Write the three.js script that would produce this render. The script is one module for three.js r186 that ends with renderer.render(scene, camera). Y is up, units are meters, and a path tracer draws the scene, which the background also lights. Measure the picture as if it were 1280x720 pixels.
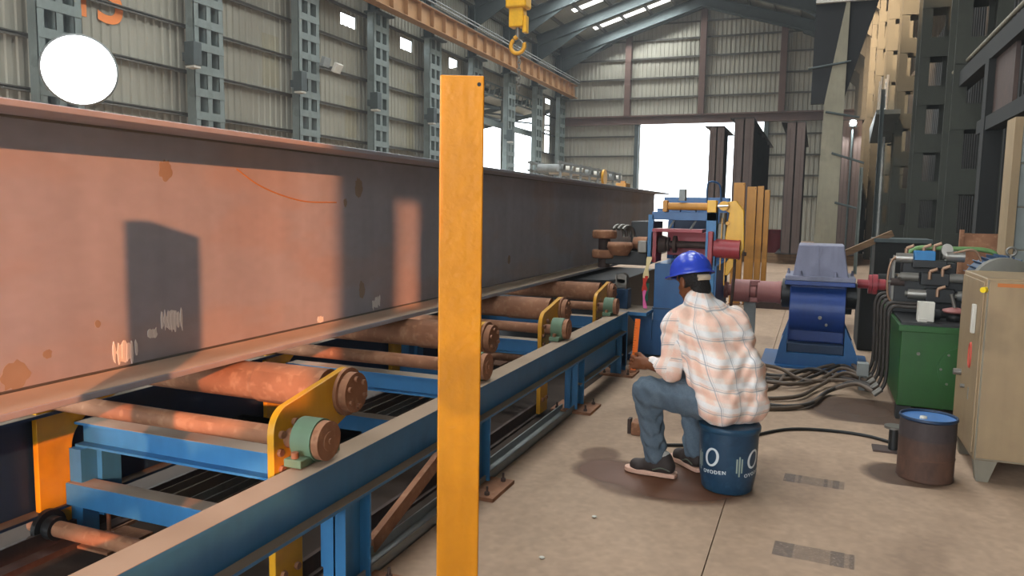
import * as THREE from 'three';
import { mergeGeometries } from 'three/addons/utils/BufferGeometryUtils.js';
import { RoundedBoxGeometry } from 'three/addons/geometries/RoundedBoxGeometry.js';
import { MarchingCubes } from 'three/addons/objects/MarchingCubes.js';
import { RectAreaLightUniformsLib } from 'three/addons/lights/RectAreaLightUniformsLib.js';

// ---------------------------------------------------------------- camera, sky, sun, daylight, exposure
RectAreaLightUniformsLib.init();
const V = (x, y, z) => new THREE.Vector3(x, y, z);
const D2R = Math.PI / 180;
const renderer = new THREE.WebGLRenderer({ antialias: true });
renderer.toneMapping = THREE.LinearToneMapping;
renderer.toneMappingExposure = 1.98;
renderer.shadowMap.enabled = true;
const scene = new THREE.Scene();
const camera = new THREE.PerspectiveCamera(2 * Math.atan(360 / 950) / D2R, 1280 / 720, 0.05, 300);
camera.position.set(0, 1.5, 0);
camera.rotation.order = 'YXZ';
camera.rotation.set(-5.9266 * D2R, 21.6095 * D2R, 1.0 * D2R);

scene.background = new THREE.Color().setRGB(3.4, 3.75, 4.0);          // hazy white sky

const SUN = V(0.5, 0.24, 0.866).normalize();                          // low warm sun from behind, to the right
const sun = new THREE.DirectionalLight(new THREE.Color().setRGB(1, 0.36, 0.15), 3.05);
sun.position.copy(SUN).multiplyScalar(45).add(V(-2.5, 1, -2.5));
sun.target.position.set(-2.5, 1, -2.5);
sun.castShadow = true;
sun.shadow.mapSize.set(4096, 4096);
Object.assign(sun.shadow.camera, { left: -30, right: 30, top: 25, bottom: -25, near: 1, far: 120 });
sun.shadow.radius = 1;
scene.add(sun, sun.target);

// daylight that comes in through the roof's translucent sheets and the open end behind the camera
const SKYLIGHT = new THREE.Color().setRGB(0.93, 0.985, 1);
const skylightLamp = (x, y, z, w, l, tilt, power) => {
  const a = new THREE.RectAreaLight(SKYLIGHT, power, w, l);
  a.position.set(x, y, z);
  a.lookAt(x + Math.sin(tilt), y - Math.cos(tilt), z + 1e-4);
  scene.add(a);
};
const openEndLamp = new THREE.RectAreaLight(new THREE.Color().setRGB(0.97, 0.98, 1), 3.6, 9.5, 5.4);
openEndLamp.position.set(-6.2, 3.0, 7.7);
openEndLamp.lookAt(-5.2, 2.6, -5);
scene.add(openEndLamp);

// ---------------------------------------------------------------- small tools
let seed = 7;
const rnd = () => { seed = (seed + 0x6d2b79f5) | 0; let t = Math.imul(seed ^ (seed >>> 15), 1 | seed); t = (t + Math.imul(t ^ (t >>> 7), 61 | t)) ^ t; return ((t ^ (t >>> 14)) >>> 0) / 4294967296; };
const rr = (a, b) => a + (b - a) * rnd();
const used = new Map();
const numbered = (n) => { const k = used.get(n) || 0; used.set(n, k + 1); return k ? `${n}_${String(k).padStart(3, '0')}` : n; };
const tag = (o, label, category, group, kind) => {
  if (label) o.userData.label = label;
  if (category) o.userData.category = category;
  if (group) o.userData.group = group;
  if (kind) o.userData.kind = kind;
  return o;
};
const thing = (name, label, category, pos = [0, 0, 0], group, kind) => {
  const o = new THREE.Group();
  o.name = numbered(name); o.position.set(...pos); scene.add(o);
  return tag(o, label, category, group, kind);
};
// texture coordinates in metres, looked up across the plane that each face turns to
function metric(g) {
  if (g.index) g = g.toNonIndexed();
  const p = g.attributes.position, n = g.attributes.normal, uv = new Float32Array(p.count * 2), a = V(), b = V(), c = V();
  for (let i = 0; i < p.count; i += 3) {
    a.fromBufferAttribute(p, i); b.fromBufferAttribute(p, i + 1); c.fromBufferAttribute(p, i + 2);
    const f = b.clone().sub(a).cross(c.clone().sub(a));
    const x = Math.abs(f.x), y = Math.abs(f.y), z = Math.abs(f.z);
    [a, b, c].forEach((q, k) => {
      const [u, v] = x >= y && x >= z ? [q.z, q.y] : y >= z ? [q.x, q.z] : [q.x, q.y];
      uv[(i + k) * 2] = u; uv[(i + k) * 2 + 1] = v;
    });
  }
  g.setAttribute('uv', new THREE.BufferAttribute(uv, 2));
  for (const k of Object.keys(g.attributes)) if (!['position', 'normal', 'uv', 'color'].includes(k)) g.deleteAttribute(k);
  return g;
}
const join = (list) => { list = [].concat(list); return list.length === 1 ? list[0] : mergeGeometries(list); };
function mesh(name, geos, material, parent, label) {
  const m = new THREE.Mesh(join([].concat(geos).map((g) => (g.userData.own ? g : metric(g)))), material);
  m.castShadow = m.receiveShadow = true;
  if (parent) { m.name = name; parent.add(m); if (label) m.userData.label = label; } else { m.name = numbered(name); scene.add(m); }
  return m;
}
const one = (name, geos, material, label, category, group, kind) => tag(mesh(name, geos, material), label, category, group, kind);
const turn = (g, x = 0, y = 0, z = 0) => g.applyMatrix4(new THREE.Matrix4().makeRotationFromEuler(new THREE.Euler(x, y, z)));
const box = (w, h, d, x = 0, y = 0, z = 0, bev = 0) => (bev ? new RoundedBoxGeometry(w, h, d, 2, bev) : new THREE.BoxGeometry(w, h, d)).translate(x, y, z);
const span = (x0, x1, y0, y1, z0, z1, bev = 0) => box(Math.abs(x1 - x0), Math.abs(y1 - y0), Math.abs(z1 - z0), (x0 + x1) / 2, (y0 + y1) / 2, (z0 + z1) / 2, bev);
function rod(p, q, r, seg = 16, r2 = r) {
  const a = V(...p), b = V(...q), d = b.clone().sub(a), g = new THREE.CylinderGeometry(r2, r, d.length(), seg);
  g.applyQuaternion(new THREE.Quaternion().setFromUnitVectors(V(0, 1, 0), d.normalize()));
  return g.translate((a.x + b.x) / 2, (a.y + b.y) / 2, (a.z + b.z) / 2);
}
const beamBetween = (p, q, w, h) => {
  const a = V(...p), b = V(...q), d = b.clone().sub(a), g = new THREE.BoxGeometry(w, h, d.length());
  g.applyMatrix4(new THREE.Matrix4().lookAt(b, a, V(0, 1, 0.001)));
  return g.translate((a.x + b.x) / 2, (a.y + b.y) / 2, (a.z + b.z) / 2);
};
const tube = (pts, r, seg = 40, rad = 8) => new THREE.TubeGeometry(new THREE.CatmullRomCurve3(pts.map((p) => V(...p)), false, 'centripetal'), seg, r, rad);
const lathe = (pts, x, y, z, seg = 40) => new THREE.LatheGeometry(pts.map((p) => new THREE.Vector2(...p)), seg).translate(x, y, z);
const shape = (pts) => new THREE.Shape(pts.map((p) => new THREE.Vector2(...p)));
// a plate cut in the z-y plane, thick along x from x0; and one cut in the x-y plane, thick along z from z0
const plateX = (s, x0, t, bev = 0) => {
  const g = new THREE.ExtrudeGeometry(s, { depth: t - 2 * bev, bevelEnabled: bev > 0, bevelSize: bev, bevelThickness: bev, bevelSegments: 2, bevelOffset: -bev, curveSegments: 20 });
  if (bev) g.translate(0, 0, bev);
  return g.applyMatrix4(new THREE.Matrix4().makeBasis(V(0, 0, 1), V(0, 1, 0), V(-1, 0, 0))).translate(x0 + t, 0, 0);
};
const plateZ = (s, z0, t, bev = 0) => {
  const g = new THREE.ExtrudeGeometry(s, { depth: t - 2 * bev, bevelEnabled: bev > 0, bevelSize: bev, bevelThickness: bev, bevelSegments: 2, bevelOffset: -bev, curveSegments: 20 });
  return g.translate(0, 0, z0 + bev);
};
// hexagon bolt heads that look along +x / +z
const boltX = (x, y, z, r = 0.011, t = 0.01) => new THREE.CylinderGeometry(r, r, t, 6).rotateZ(Math.PI / 2).translate(x + t / 2, y, z);
const boltY = (x, y, z, r = 0.012, t = 0.014) => new THREE.CylinderGeometry(r, r, t, 6).translate(x, y + t / 2, z);
const ORD = ['first', 'second', 'third', 'fourth', 'fifth', 'sixth', 'seventh', 'eighth', 'ninth', 'tenth', 'eleventh', 'twelfth', 'thirteenth', 'fourteenth', 'fifteenth', 'sixteenth'];

// ---------------------------------------------------------------- textures: colour, grain and wear only
const hash = (x, y, s) => { let h = Math.imul(x, 374761393) + Math.imul(y, 668265263) + Math.imul(s, 1442695041); h = Math.imul(h ^ (h >>> 13), 1274126177); return ((h ^ (h >>> 16)) >>> 0) / 4294967296; };
function vnoise(x, y, px, py, s) {
  const ix = Math.floor(x), iy = Math.floor(y), fx = x - ix, fy = y - iy, w = (n, p) => ((n % p) + p) % p;
  const sx = fx * fx * (3 - 2 * fx), sy = fy * fy * (3 - 2 * fy), h = (a, b) => hash(w(a, px), w(b, py), s);
  return (h(ix, iy) * (1 - sx) + h(ix + 1, iy) * sx) * (1 - sy) + (h(ix, iy + 1) * (1 - sx) + h(ix + 1, iy + 1) * sx) * sy;
}
function fbm(u, v, fx, fy, oct, s) { let a = 0.5, t = 0, n = 0; for (let i = 0; i < oct; i++) { t += a * vnoise(u * fx, v * fy, fx, fy, s + i); n += a; a *= 0.5; fx *= 2; fy *= 2; } return t / n; }
const lerp = (a, b, t) => a + (b - a) * t, clamp01 = (t) => Math.min(1, Math.max(0, t)), sstep = (a, b, t) => { t = clamp01((t - a) / (b - a)); return t * t * (3 - 2 * t); };
const mix3 = (a, b, t) => [lerp(a[0], b[0], t), lerp(a[1], b[1], t), lerp(a[2], b[2], t)];
function tile(w, h, metresU, metresV, f, srgb = true) {
  const d = new Uint8Array(w * h * 4);
  for (let y = 0; y < h; y++) for (let x = 0; x < w; x++) {
    const c = f(x / w, y / h), i = (y * w + x) * 4;
    d[i] = clamp01(c[0]) * 255; d[i + 1] = clamp01(c[1]) * 255; d[i + 2] = clamp01(c[2]) * 255; d[i + 3] = 255;
  }
  const t = new THREE.DataTexture(d, w, h);
  t.wrapS = t.wrapT = THREE.RepeatWrapping; t.magFilter = THREE.LinearFilter; t.minFilter = THREE.LinearMipmapLinearFilter; t.generateMipmaps = true;
  t.repeat.set(1 / metresU, 1 / metresV);
  if (srgb) t.colorSpace = THREE.SRGBColorSpace;
  t.needsUpdate = true;
  return t;
}
const grey = (g) => [g, g, g];
const TX = {};
TX.grime = tile(512, 512, 1.7, 1.7, (u, v) => { const a = fbm(u, v, 4, 4, 5, 1), b = fbm(u, v, 28, 28, 3, 9), c = fbm(u, v, 60, 6, 2, 17); const k = 0.8 + 0.16 * a + 0.05 * b - 0.12 * sstep(0.6, 0.78, a) - 0.05 * c; return [k, k * (0.985 + 0.015 * b), k * 0.97]; });
TX.grain = tile(256, 256, 0.5, 0.5, (u, v) => grey(0.5 + 0.5 * (fbm(u, v, 24, 24, 4, 33) - 0.5)), false);
TX.dust = tile(256, 256, 0.9, 0.9, (u, v) => { const a = fbm(u, v, 5, 5, 5, 71); return mix3([0.56, 0.5, 0.44], [0.68, 0.62, 0.55], a); });
TX.paleDust = tile(256, 256, 0.9, 0.9, (u, v) => { const a = fbm(u, v, 5, 5, 5, 73); return mix3([0.74, 0.66, 0.57], [0.84, 0.76, 0.67], a); });
TX.mill = tile(1024, 512, 4.2, 2.1, (u, v) => {
  const a = fbm(u, v, 5, 4, 5, 3), b = fbm(u, v, 40, 3, 3, 8), c = fbm(u, v, 70, 70, 2, 12), r = sstep(0.5, 0.72, fbm(u, v, 7, 9, 4, 21));
  let k = mix3([0.61, 0.615, 0.655], [0.71, 0.71, 0.745], a); k = mix3(k, [0.69, 0.625, 0.61], 0.5 * r);
  return k.map((q) => q * (0.93 + 0.1 * b + 0.05 * c));
});
TX.rust = tile(512, 512, 0.8, 0.8, (u, v) => {
  const a = fbm(u, v, 6, 6, 5, 41), b = fbm(u, v, 26, 26, 3, 44);
  return mix3(mix3([0.47, 0.31, 0.21], [0.68, 0.48, 0.35], a), [0.74, 0.57, 0.44], 0.4 * sstep(0.55, 0.8, b));
});
TX.darkrust = tile(512, 512, 1.0, 1.0, (u, v) => { const a = fbm(u, v, 5, 5, 5, 51), b = fbm(u, v, 40, 4, 3, 54); return mix3([0.2, 0.16, 0.15], [0.36, 0.27, 0.23], 0.6 * a + 0.4 * b); });
TX.concrete = tile(1024, 1024, 3.7, 3.7, (u, v) => {
  const a = fbm(u, v, 3, 3, 5, 61), b = fbm(u, v, 18, 18, 4, 64), c = fbm(u, v, 120, 120, 2, 67), d = sstep(0.58, 0.75, fbm(u, v, 7, 4, 4, 69));
  let k = mix3([0.58, 0.485, 0.4], [0.71, 0.6, 0.5], 0.6 * a + 0.4 * b); k = mix3(k, [0.49, 0.4, 0.325], 0.4 * d);
  return k.map((q) => q * (0.93 + 0.12 * c));
});
TX.sheet = tile(512, 512, 3, 3, (u, v) => { const a = fbm(u, v, 3, 3, 4, 81), s = fbm(u, v, 44, 2, 3, 84); return mix3([0.56, 0.545, 0.49], [0.65, 0.635, 0.575], 0.55 * a + 0.45 * s); });
TX.earth = tile(256, 256, 2.2, 2.2, (u, v) => { const a = fbm(u, v, 6, 6, 5, 91), b = fbm(u, v, 30, 30, 3, 95); return mix3([0.3, 0.26, 0.22], [0.46, 0.4, 0.34], 0.5 * a + 0.5 * b); });
TX.wood = tile(256, 256, 0.6, 0.6, (u, v) => { const g = fbm(u, v, 2, 40, 4, 101); return mix3([0.36, 0.27, 0.19], [0.56, 0.44, 0.32], g); });
TX.plaid = tile(512, 512, 0.128, 0.128, (u, v) => {
  const band = (t, c, w) => clamp01(1 - Math.abs(((t - c + 1.5) % 1) - 0.5) / w), n = fbm(u, v, 40, 40, 2, 111);
  let k = [0.94, 0.875, 0.835];
  k = mix3(k, [0.94, 0.76, 0.66], 0.75 * sstep(0, 0.6, Math.max(band(u, 0.25, 0.24), 0)) * 0.8);
  k = mix3(k, [0.95, 0.75, 0.66], 0.6 * sstep(0, 0.6, band(v, 0.3, 0.22)));
  k = mix3(k, [0.92, 0.93, 0.94], 0.7 * sstep(0, 0.5, band(v, 0.8, 0.16)));
  for (const [t, c, w, s] of [[u, 0.6, 0.03, 0.65], [u, 0.68, 0.014, 0.4], [v, 0.55, 0.03, 0.65], [v, 0.63, 0.014, 0.4]]) k = mix3(k, [0.62, 0.62, 0.64], s * sstep(0, 0.5, band(t, c, w)));
  return k.map((q) => q * (0.96 + 0.06 * n));
});
TX.denim = tile(256, 256, 0.35, 0.35, (u, v) => { const a = fbm(u, v, 5, 5, 4, 121), b = fbm(u, v, 70, 70, 2, 124); return mix3([0.27, 0.33, 0.385], [0.42, 0.48, 0.53], 0.65 * a + 0.35 * b); });
const std = (o) => new THREE.MeshStandardMaterial(o);
const paint = (hex, rough = 0.55, extra = {}) => std({ color: hex, roughness: rough, map: TX.grime, bumpMap: TX.grain, bumpScale: 0.0015, ...extra });
const M = {
  mill: std({ map: TX.mill, color: 0xffffff, roughness: 0.6, metalness: 0, bumpMap: TX.grain, bumpScale: 0.001 }),
  rust: std({ map: TX.rust, roughness: 0.75, metalness: 0.1, bumpMap: TX.grain, bumpScale: 0.0015 }),
  darkRust: std({ map: TX.darkrust, roughness: 0.7, metalness: 0.15 }),
  blackSteel: paint(0x1b1d1f, 0.5),
  dust: std({ map: TX.dust, roughness: 0.95 }), darkDust: std({ map: TX.dust, color: 0xa39a90, roughness: 0.9 }), paleDust: std({ map: TX.paleDust, roughness: 0.9 }), midDust: std({ map: TX.paleDust, color: 0xc9c2bc, roughness: 0.9 }),
  blue: paint(0x3b86c4, 0.45), blueDeep: paint(0x1d4b78, 0.45), navy: paint(0x17365a, 0.5),
  machineBlue: paint(0x2267a8, 0.42), gearBlue: paint(0x23499a, 0.42), gearTop: paint(0x8d90ab, 0.6),
  yellow: paint(0xf0ae16, 0.42), post: std({ color: 0xffa300, roughness: 0.5, map: TX.grime, bumpMap: TX.grain, bumpScale: 0.004 }),
  yellowBright: paint(0xffc000, 0.4), postFar: paint(0xd99840, 0.55),
  red: paint(0xb3404a, 0.45), redDusty: paint(0xb06f6c, 0.55), green: paint(0x1f5c1f, 0.42), greenPipe: paint(0x77a263, 0.5), bearing: paint(0x6c8a70, 0.65),
  cream: paint(0xa58d6d, 0.5), creamDark: paint(0x8f8878, 0.6),
  girder: paint(0xb98a5a, 0.7), columnGrey: paint(0x7f8b8a, 0.65), columnWarm: paint(0x313429, 0.65), frameDark: paint(0x4b5658, 0.7), girt: paint(0x67645d, 0.7), brownSteel: paint(0x6b5047, 0.7),
  sheet: std({ map: TX.sheet, roughness: 0.62, metalness: 0.1, side: THREE.DoubleSide }), roof: std({ map: TX.sheet, color: 0xe6ecee, roughness: 0.7, side: THREE.DoubleSide }),
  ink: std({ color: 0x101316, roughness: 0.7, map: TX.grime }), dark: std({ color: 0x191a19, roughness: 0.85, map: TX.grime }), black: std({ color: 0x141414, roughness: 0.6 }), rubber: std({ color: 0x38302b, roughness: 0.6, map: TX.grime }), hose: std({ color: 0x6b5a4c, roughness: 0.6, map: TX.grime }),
  chrome: std({ color: 0xbdbab4, roughness: 0.28, metalness: 0.85 }), steel: std({ color: 0x8d8a85, roughness: 0.45, metalness: 0.6, map: TX.grime }), greySteel: paint(0x9a9fa0, 0.6),
  concrete: std({ map: TX.concrete, roughness: 0.82, bumpMap: TX.grain, bumpScale: 0.001 }), earth: std({ map: TX.earth, roughness: 0.95 }), dirt: std({ map: TX.earth, color: 0x95857a, roughness: 0.95 }), wood: std({ map: TX.wood, roughness: 0.85 }),
  motorGrey: paint(0x77756c, 0.6), copper: std({ color: 0x9a7a62, roughness: 0.45, metalness: 0.5 }), white: paint(0xe4e1d8, 0.5), block: paint(0x8b9291, 0.85), blueSolenoid: paint(0x2f86c8, 0.45),
};

// ================================================================ THE HALL
const XL = -15.3, XR = 2.3, XBAY = 9, ZF = -45.75, ZB = 8, RIDGE = -6.5, EAVE = 11.1, PEAK = 13.75, YBAY = 13.5;
const roofY = (x) => (x < RIDGE ? lerp(EAVE, PEAK, (x - XL) / (RIDGE - XL)) : lerp(PEAK, EAVE, (x - RIDGE) / (XR - RIDGE)));

// ---- floor: cast slabs with open joints on a bed
{
  const floor = new THREE.Group(); floor.name = 'floor'; floor.userData.kind = 'structure'; scene.add(floor);
  const xs = [-16, -9.36, -4.86, -0.36, 4.14, 9.4], zs = [8.4, 2.3, -9.7, -21.7, -33.7, -46.2], gap = 0.0025;
  for (let i = 0; i < xs.length - 1; i++) for (let k = 0; k < zs.length - 1; k++) {
    mesh('slab', span(xs[i] + gap, xs[i + 1] - gap, -0.2, 0, zs[k + 1] + gap, zs[k] - gap), M.concrete, floor);
  }
  mesh('slab_bed', span(-16, 9.4, -0.34, -0.012, -46.2, 8.4).translate(0, -0.02, 0), M.earth, floor);
  const ground = mesh('ground', span(-120, 100, -0.6, -0.36, -160, 60), M.earth); ground.userData.kind = 'structure';
}

// ---- corrugated sheet walls with openings
// a wall in the plane u-v: ribs of pitch 0.25 m; holes are [u0, u1, v0, v1]; top(u) gives the upper edge
function corrugated(u0, u1, v0, top, holes, map, back) {
  const pos = [], nor = [], pitch = 0.25, d = 0.035, prof = [[0, 0], [0.36, 0], [0.46, d], [0.9, d], [1, 0]];
  const put = (q, n) => { pos.push(...q); nor.push(...n); };
  const quad = (a, b, y0a, y1a, y1b, da, db) => {
    const A = map(a, y0a, da), B = map(b, y0a, db), C = map(b, y1b, db), D = map(a, y1a, da);
    const n = V(...B).sub(V(...A)).cross(V(...D).sub(V(...A))).normalize().toArray();
    for (const q of [A, B, C, A, C, D]) put(q, n);
  };
  const cutsAt = (a, b) => holes.filter((h) => a >= h[0] - 1e-6 && b <= h[1] + 1e-6).sort((p, q) => p[2] - q[2]);
  const edges = new Set([u0, u1]); for (const h of holes) { edges.add(h[0]); edges.add(h[1]); }
  for (let k = Math.floor(u0 / pitch); k * pitch < u1; k++) for (const [t] of prof) { const u = (k + t) * pitch; if (u > u0 && u < u1) edges.add(u); }
  const us = [...edges].sort((p, q) => p - q);
  const depth = (u, side) => { let t = (u + side * 1e-7) / pitch; t -= Math.floor(t); for (let i = 0; i < prof.length - 1; i++) if (t <= prof[i + 1][0]) return lerp(prof[i][1], prof[i + 1][1], (t - prof[i][0]) / (prof[i + 1][0] - prof[i][0])); return 0; };
  for (let i = 0; i < us.length - 1; i++) {
    const a = us[i], b = us[i + 1]; if (b - a < 1e-6) continue;
    let y = v0; const ya = top(a), yb = top(b), da = depth(a, 1), db = depth(b, -1);
    for (const h of cutsAt(a, b)) { if (h[2] > y + 1e-6) { quad(a, b, y, h[2], h[2], da, db); if (back) quad(a, b, y, h[2], h[2], -back, -back); } y = Math.max(y, h[3]); }
    if (y < Math.min(ya, yb)) { quad(a, b, y, ya, yb, da, db); if (back) quad(a, b, y, ya, yb, -back, -back); }
  }
  const g = new THREE.BufferGeometry();
  g.setAttribute('position', new THREE.Float32BufferAttribute(pos, 3)); g.setAttribute('normal', new THREE.Float32BufferAttribute(nor, 3));
  return g;
}
const structure = (name, geos, m, parent, label) => { const o = mesh(name, geos, m, parent, label); if (!parent) o.userData.kind = 'structure'; return o; };

const COLZ = [...Array(11)].map((_, k) => -3.15 - 4.15 * k);            // column lines of the hall
const leftHoles = [[-31.55, -30.6, 7.62, 8.08], [-27.4, -26.45, 7.62, 8.06], [-23.4, -22.45, 7.64, 8.04], [-37.0 + 0.2, -33.1, 1.2, 7.6], [-41.9, -37.55, 1.2, 7.6], [-44.45, -43.45, 4.9, 6.2], [-44.45, -43.45, 6.28, 8.1], [-10.6, -9.7, 7.62, 8.06], [-6.6, -5.7, 7.62, 8.06], [1.5, 6.5, 1.0, 6.5]];
const wallLeft = structure('wall_left', corrugated(ZF, ZB, 0, () => EAVE, leftHoles, (u, v, d) => [XL + d, v, u], 0.06), M.sheet);
const wallFar = structure('wall_far', corrugated(XL, XBAY, 0, (u) => (u > XR ? YBAY : roofY(u)), [[-10.03, -3.0, 0, 6.68]], (u, v, d) => [u, v, ZF + d], 0.06), M.sheet);
const wallBack = structure('wall_back', corrugated(XL, XR, 0, roofY, [[-9.4, 0.2, 0.0, 5.8]], (u, v, d) => [u, v, ZB - d], 0.06), M.sheet);
// right side: a bay of its own beyond the columns; ahead of it (behind the camera) the hall's own side wall with a high opening
structure('wall_right', corrugated(2, ZB, 0, () => EAVE, [[4.77, 7.8, 2.73, 6.6], [4.77, 7.8, 2.38, 2.6], [3.83, 4.22, 3.12, 3.9]], (u, v, d) => [XR + 0.05 - d, v, u], 0.06), M.sheet);
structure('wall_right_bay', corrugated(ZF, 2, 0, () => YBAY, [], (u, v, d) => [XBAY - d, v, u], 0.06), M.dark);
structure('wall_bay_back', corrugated(XR, XBAY, 0, () => YBAY, [], (u, v, d) => [u, v, 2 - d], 0.06), M.sheet);

// translucent sheets let into the left wall, a shade lighter than the rest
{
  const tm = std({ map: TX.sheet, color: 0xf4f0e2, roughness: 0.5, side: THREE.DoubleSide });
  const panels = [[-19.2, -18.45, 5.0, 6.5], [-23.35, -22.65, 3.9, 5.3], [-27.5, -26.9, 3.6, 6.4]];
  panels.forEach(([z0, z1, y0, y1]) => mesh('translucent_sheet', corrugated(z0, z1, y0, () => y1, [], (u, v, d) => [XL + 0.006 + d, v, u], 0), tm, wallLeft));
}
// girts on the left wall and the gable
{
  const gl = [2.7, 3.78, 4.86, 5.98, 7.08, 8.2, 9.75, 10.75];
  for (const y of gl) {
    const pieces = y < 7.6 ? [[ZF, -41.95], [-33.0, 1.4], [6.6, ZB]] : [[ZF, ZB]];
    for (const [a, b] of pieces) mesh('girt', [span(XL + 0.04, XL + 0.2, y - 0.03, y + 0.03, a, b), span(XL + 0.17, XL + 0.2, y - 0.07, y, a, b)], M.girt, wallLeft);
  }
  const gg = [2.5, 3.65, 4.8, 5.96, 8.2, 9.33, 10.46, 11.5, 12.4];
  for (const y of gg) {
    const half = y > EAVE ? ((PEAK - y) / (PEAK - EAVE)) * (RIDGE - XL) : RIDGE - XL;
    const pieces = y < 6.7 ? [[XL, -10.15], [-2.9, XR]] : [[RIDGE - half, RIDGE + half]];
    for (const [a, b] of pieces) mesh('girt', [span(a, b, y - 0.03, y + 0.03, ZF + 0.04, ZF + 0.2), span(a, b, y - 0.07, y, ZF + 0.17, ZF + 0.2)], M.girt, wallFar);
  }
  mesh('header_beam', [span(XL, XR, 6.64, 6.72, ZF + 0.05, ZF + 0.4), span(XL, XR, 7.08, 7.16, ZF + 0.05, ZF + 0.4), span(XL, XR, 6.7, 7.1, ZF + 0.14, ZF + 0.2)], M.brownSteel, wallFar);
  for (const x of [-10.82, RIDGE, -2.12]) {
    const t = roofY(x) - 0.5;
    mesh('gable_post', [span(x - 0.17, x + 0.17, 7.1, t, ZF + 0.06, ZF + 0.1), span(x - 0.17, x + 0.17, 7.1, t, ZF + 0.36, ZF + 0.4), span(x - 0.02, x + 0.02, 7.1, t, ZF + 0.08, ZF + 0.38)], M.brownSteel, wallFar);
  }
  for (const x of [-10.2, -2.85]) mesh('door_jamb', span(x - 0.12, x + 0.12, 0, 6.66, ZF + 0.03, ZF + 0.3), M.frameDark, wallFar);
  // rafter along the gable with its tie
  for (const s of [-1, 1]) {
    const xe = s < 0 ? XL + 0.2 : XR - 0.2;
    mesh('gable_rafter', [beamBetween([xe, roofY(xe) - 0.55, ZF + 0.5], [RIDGE, PEAK - 0.5, ZF + 0.5], 0.3, 0.45), beamBetween([xe, roofY(xe) - 1.0, ZF + 0.5], [xe - s * 3.2, roofY(xe - s * 3.2) - 0.6, ZF + 0.5], 0.28, 0.5)], M.frameDark, wallFar);
  }
}
// ---- roof: sheet, purlins, rafters, skylights
const SKY_BAYS = [];
{
  const strips = [];
  for (let k = 0; k < 11; k++) { const z = -2.2 - 4.15 * k; SKY_BAYS.push(z); }
  const wSky = 0.62, xa = -12.4, xb = -7.9;
  const slope = (x0, x1, z0, z1, t = 0.05) => {
    const y0 = roofY(x0), y1 = roofY(x1), g = new THREE.BoxGeometry(Math.hypot(x1 - x0, y1 - y0), t, z1 - z0);
    return g.rotateZ(Math.atan2(y1 - y0, x1 - x0)).translate((x0 + x1) / 2, (y0 + y1) / 2 + t / 2, (z0 + z1) / 2);
  };
  const skyX = [[-12.5, -7.7], [-4.9, -1.2]];
  let z = ZF - 0.1; const cuts = [];
  for (const zc of [...SKY_BAYS].reverse()) { cuts.push([z, zc - wSky / 2, false]); cuts.push([zc - wSky / 2, zc + wSky / 2, true]); z = zc + wSky / 2; }
  cuts.push([z, ZB + 0.1, false]);
  const sheet = [];
  for (const [a, b, s] of cuts) {
    if (!s) { sheet.push(slope(XL - 0.2, RIDGE, a, b), slope(RIDGE, XR + 0.2, a, b)); continue; }
    sheet.push(slope(XL - 0.2, skyX[0][0], a, b), slope(skyX[0][1], RIDGE, a, b), slope(RIDGE, skyX[1][0], a, b), slope(skyX[1][1], XR + 0.2, a, b));
  }
  const ceiling = structure('ceiling', sheet, M.roof);
  const glow = std({ color: 0xe8ecec, roughness: 0.6, emissive: new THREE.Color().setRGB(1, 0.99, 0.96), emissiveIntensity: 1.6 });
  SKY_BAYS.forEach((zc) => skyX.forEach(([a, b], side) => {
    if (side && zc < -36) return;
    mesh('skylight_window', slope(a, b, zc - wSky / 2, zc + wSky / 2, 0.02), glow, ceiling);
    const xm = (a + b) / 2, t = Math.atan2(roofY(b) - roofY(a), b - a);
    skylightLamp(xm, roofY(xm) - 0.32, zc, wSky * 0.9, (b - a) * 0.95, t, side ? (zc > -22 ? 28 : 12) : 10 * (zc < -26 ? 2.4 : 1));
  }));
  SKY_BAYS.filter((q) => q < -36).forEach((zc) => mesh('roof_patch', slope(...skyX[1], zc - wSky / 2, zc + wSky / 2), M.roof, ceiling));
  for (let x = XL + 0.5; x < XR; x += 1.35) {
    if (Math.abs(x - RIDGE) < 0.3) continue;
    const y = roofY(x) - 0.1;
    mesh('purlin', [span(x - 0.03, x + 0.03, y - 0.1, y + 0.1, ZF, ZB), span(x - 0.03, x + 0.05, y - 0.1, y - 0.08, ZF, ZB)], M.girt, ceiling);
  }
  // the roof over the bay on the right
  structure('ceiling_bay', span(XR - 0.2, XBAY + 0.1, YBAY, YBAY + 0.1, ZF - 0.1, 2.1), M.roof);
  structure('wall_bay_upper', span(XR + 0.02, XR + 0.12, EAVE, YBAY, ZF, 2), M.roof);
  COLZ.forEach((zc, i) => {
    if (zc < ZF + 0.9) return;
    const xe = XL + 0.5, xr = XR - 0.5;
    const web = (s) => { const x0 = s < 0 ? xe : xr, xh = x0 - s * 3.0; return [
      beamBetween([x0, roofY(x0) - 0.5, zc], [RIDGE, PEAK - 0.48, zc], 0.03, 0.55), beamBetween([x0, roofY(x0) - 0.24, zc], [RIDGE, PEAK - 0.22, zc], 0.24, 0.03), beamBetween([x0, roofY(x0) - 0.8, zc], [RIDGE, PEAK - 0.76, zc], 0.24, 0.03),
      plateZ(shape([[x0, roofY(x0) - 0.8], [xh, roofY(xh) - 0.8], [x0, roofY(x0) - 1.7]]), zc - 0.02, 0.04)]; };
    tag(mesh('rafter', [...web(-1), ...web(1)], M.frameDark), `dark tapered steel roof rafter at the ${ORD[i]} column line, seen under the sheeting`, 'rafter', null, 'structure');
  });
}
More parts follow.
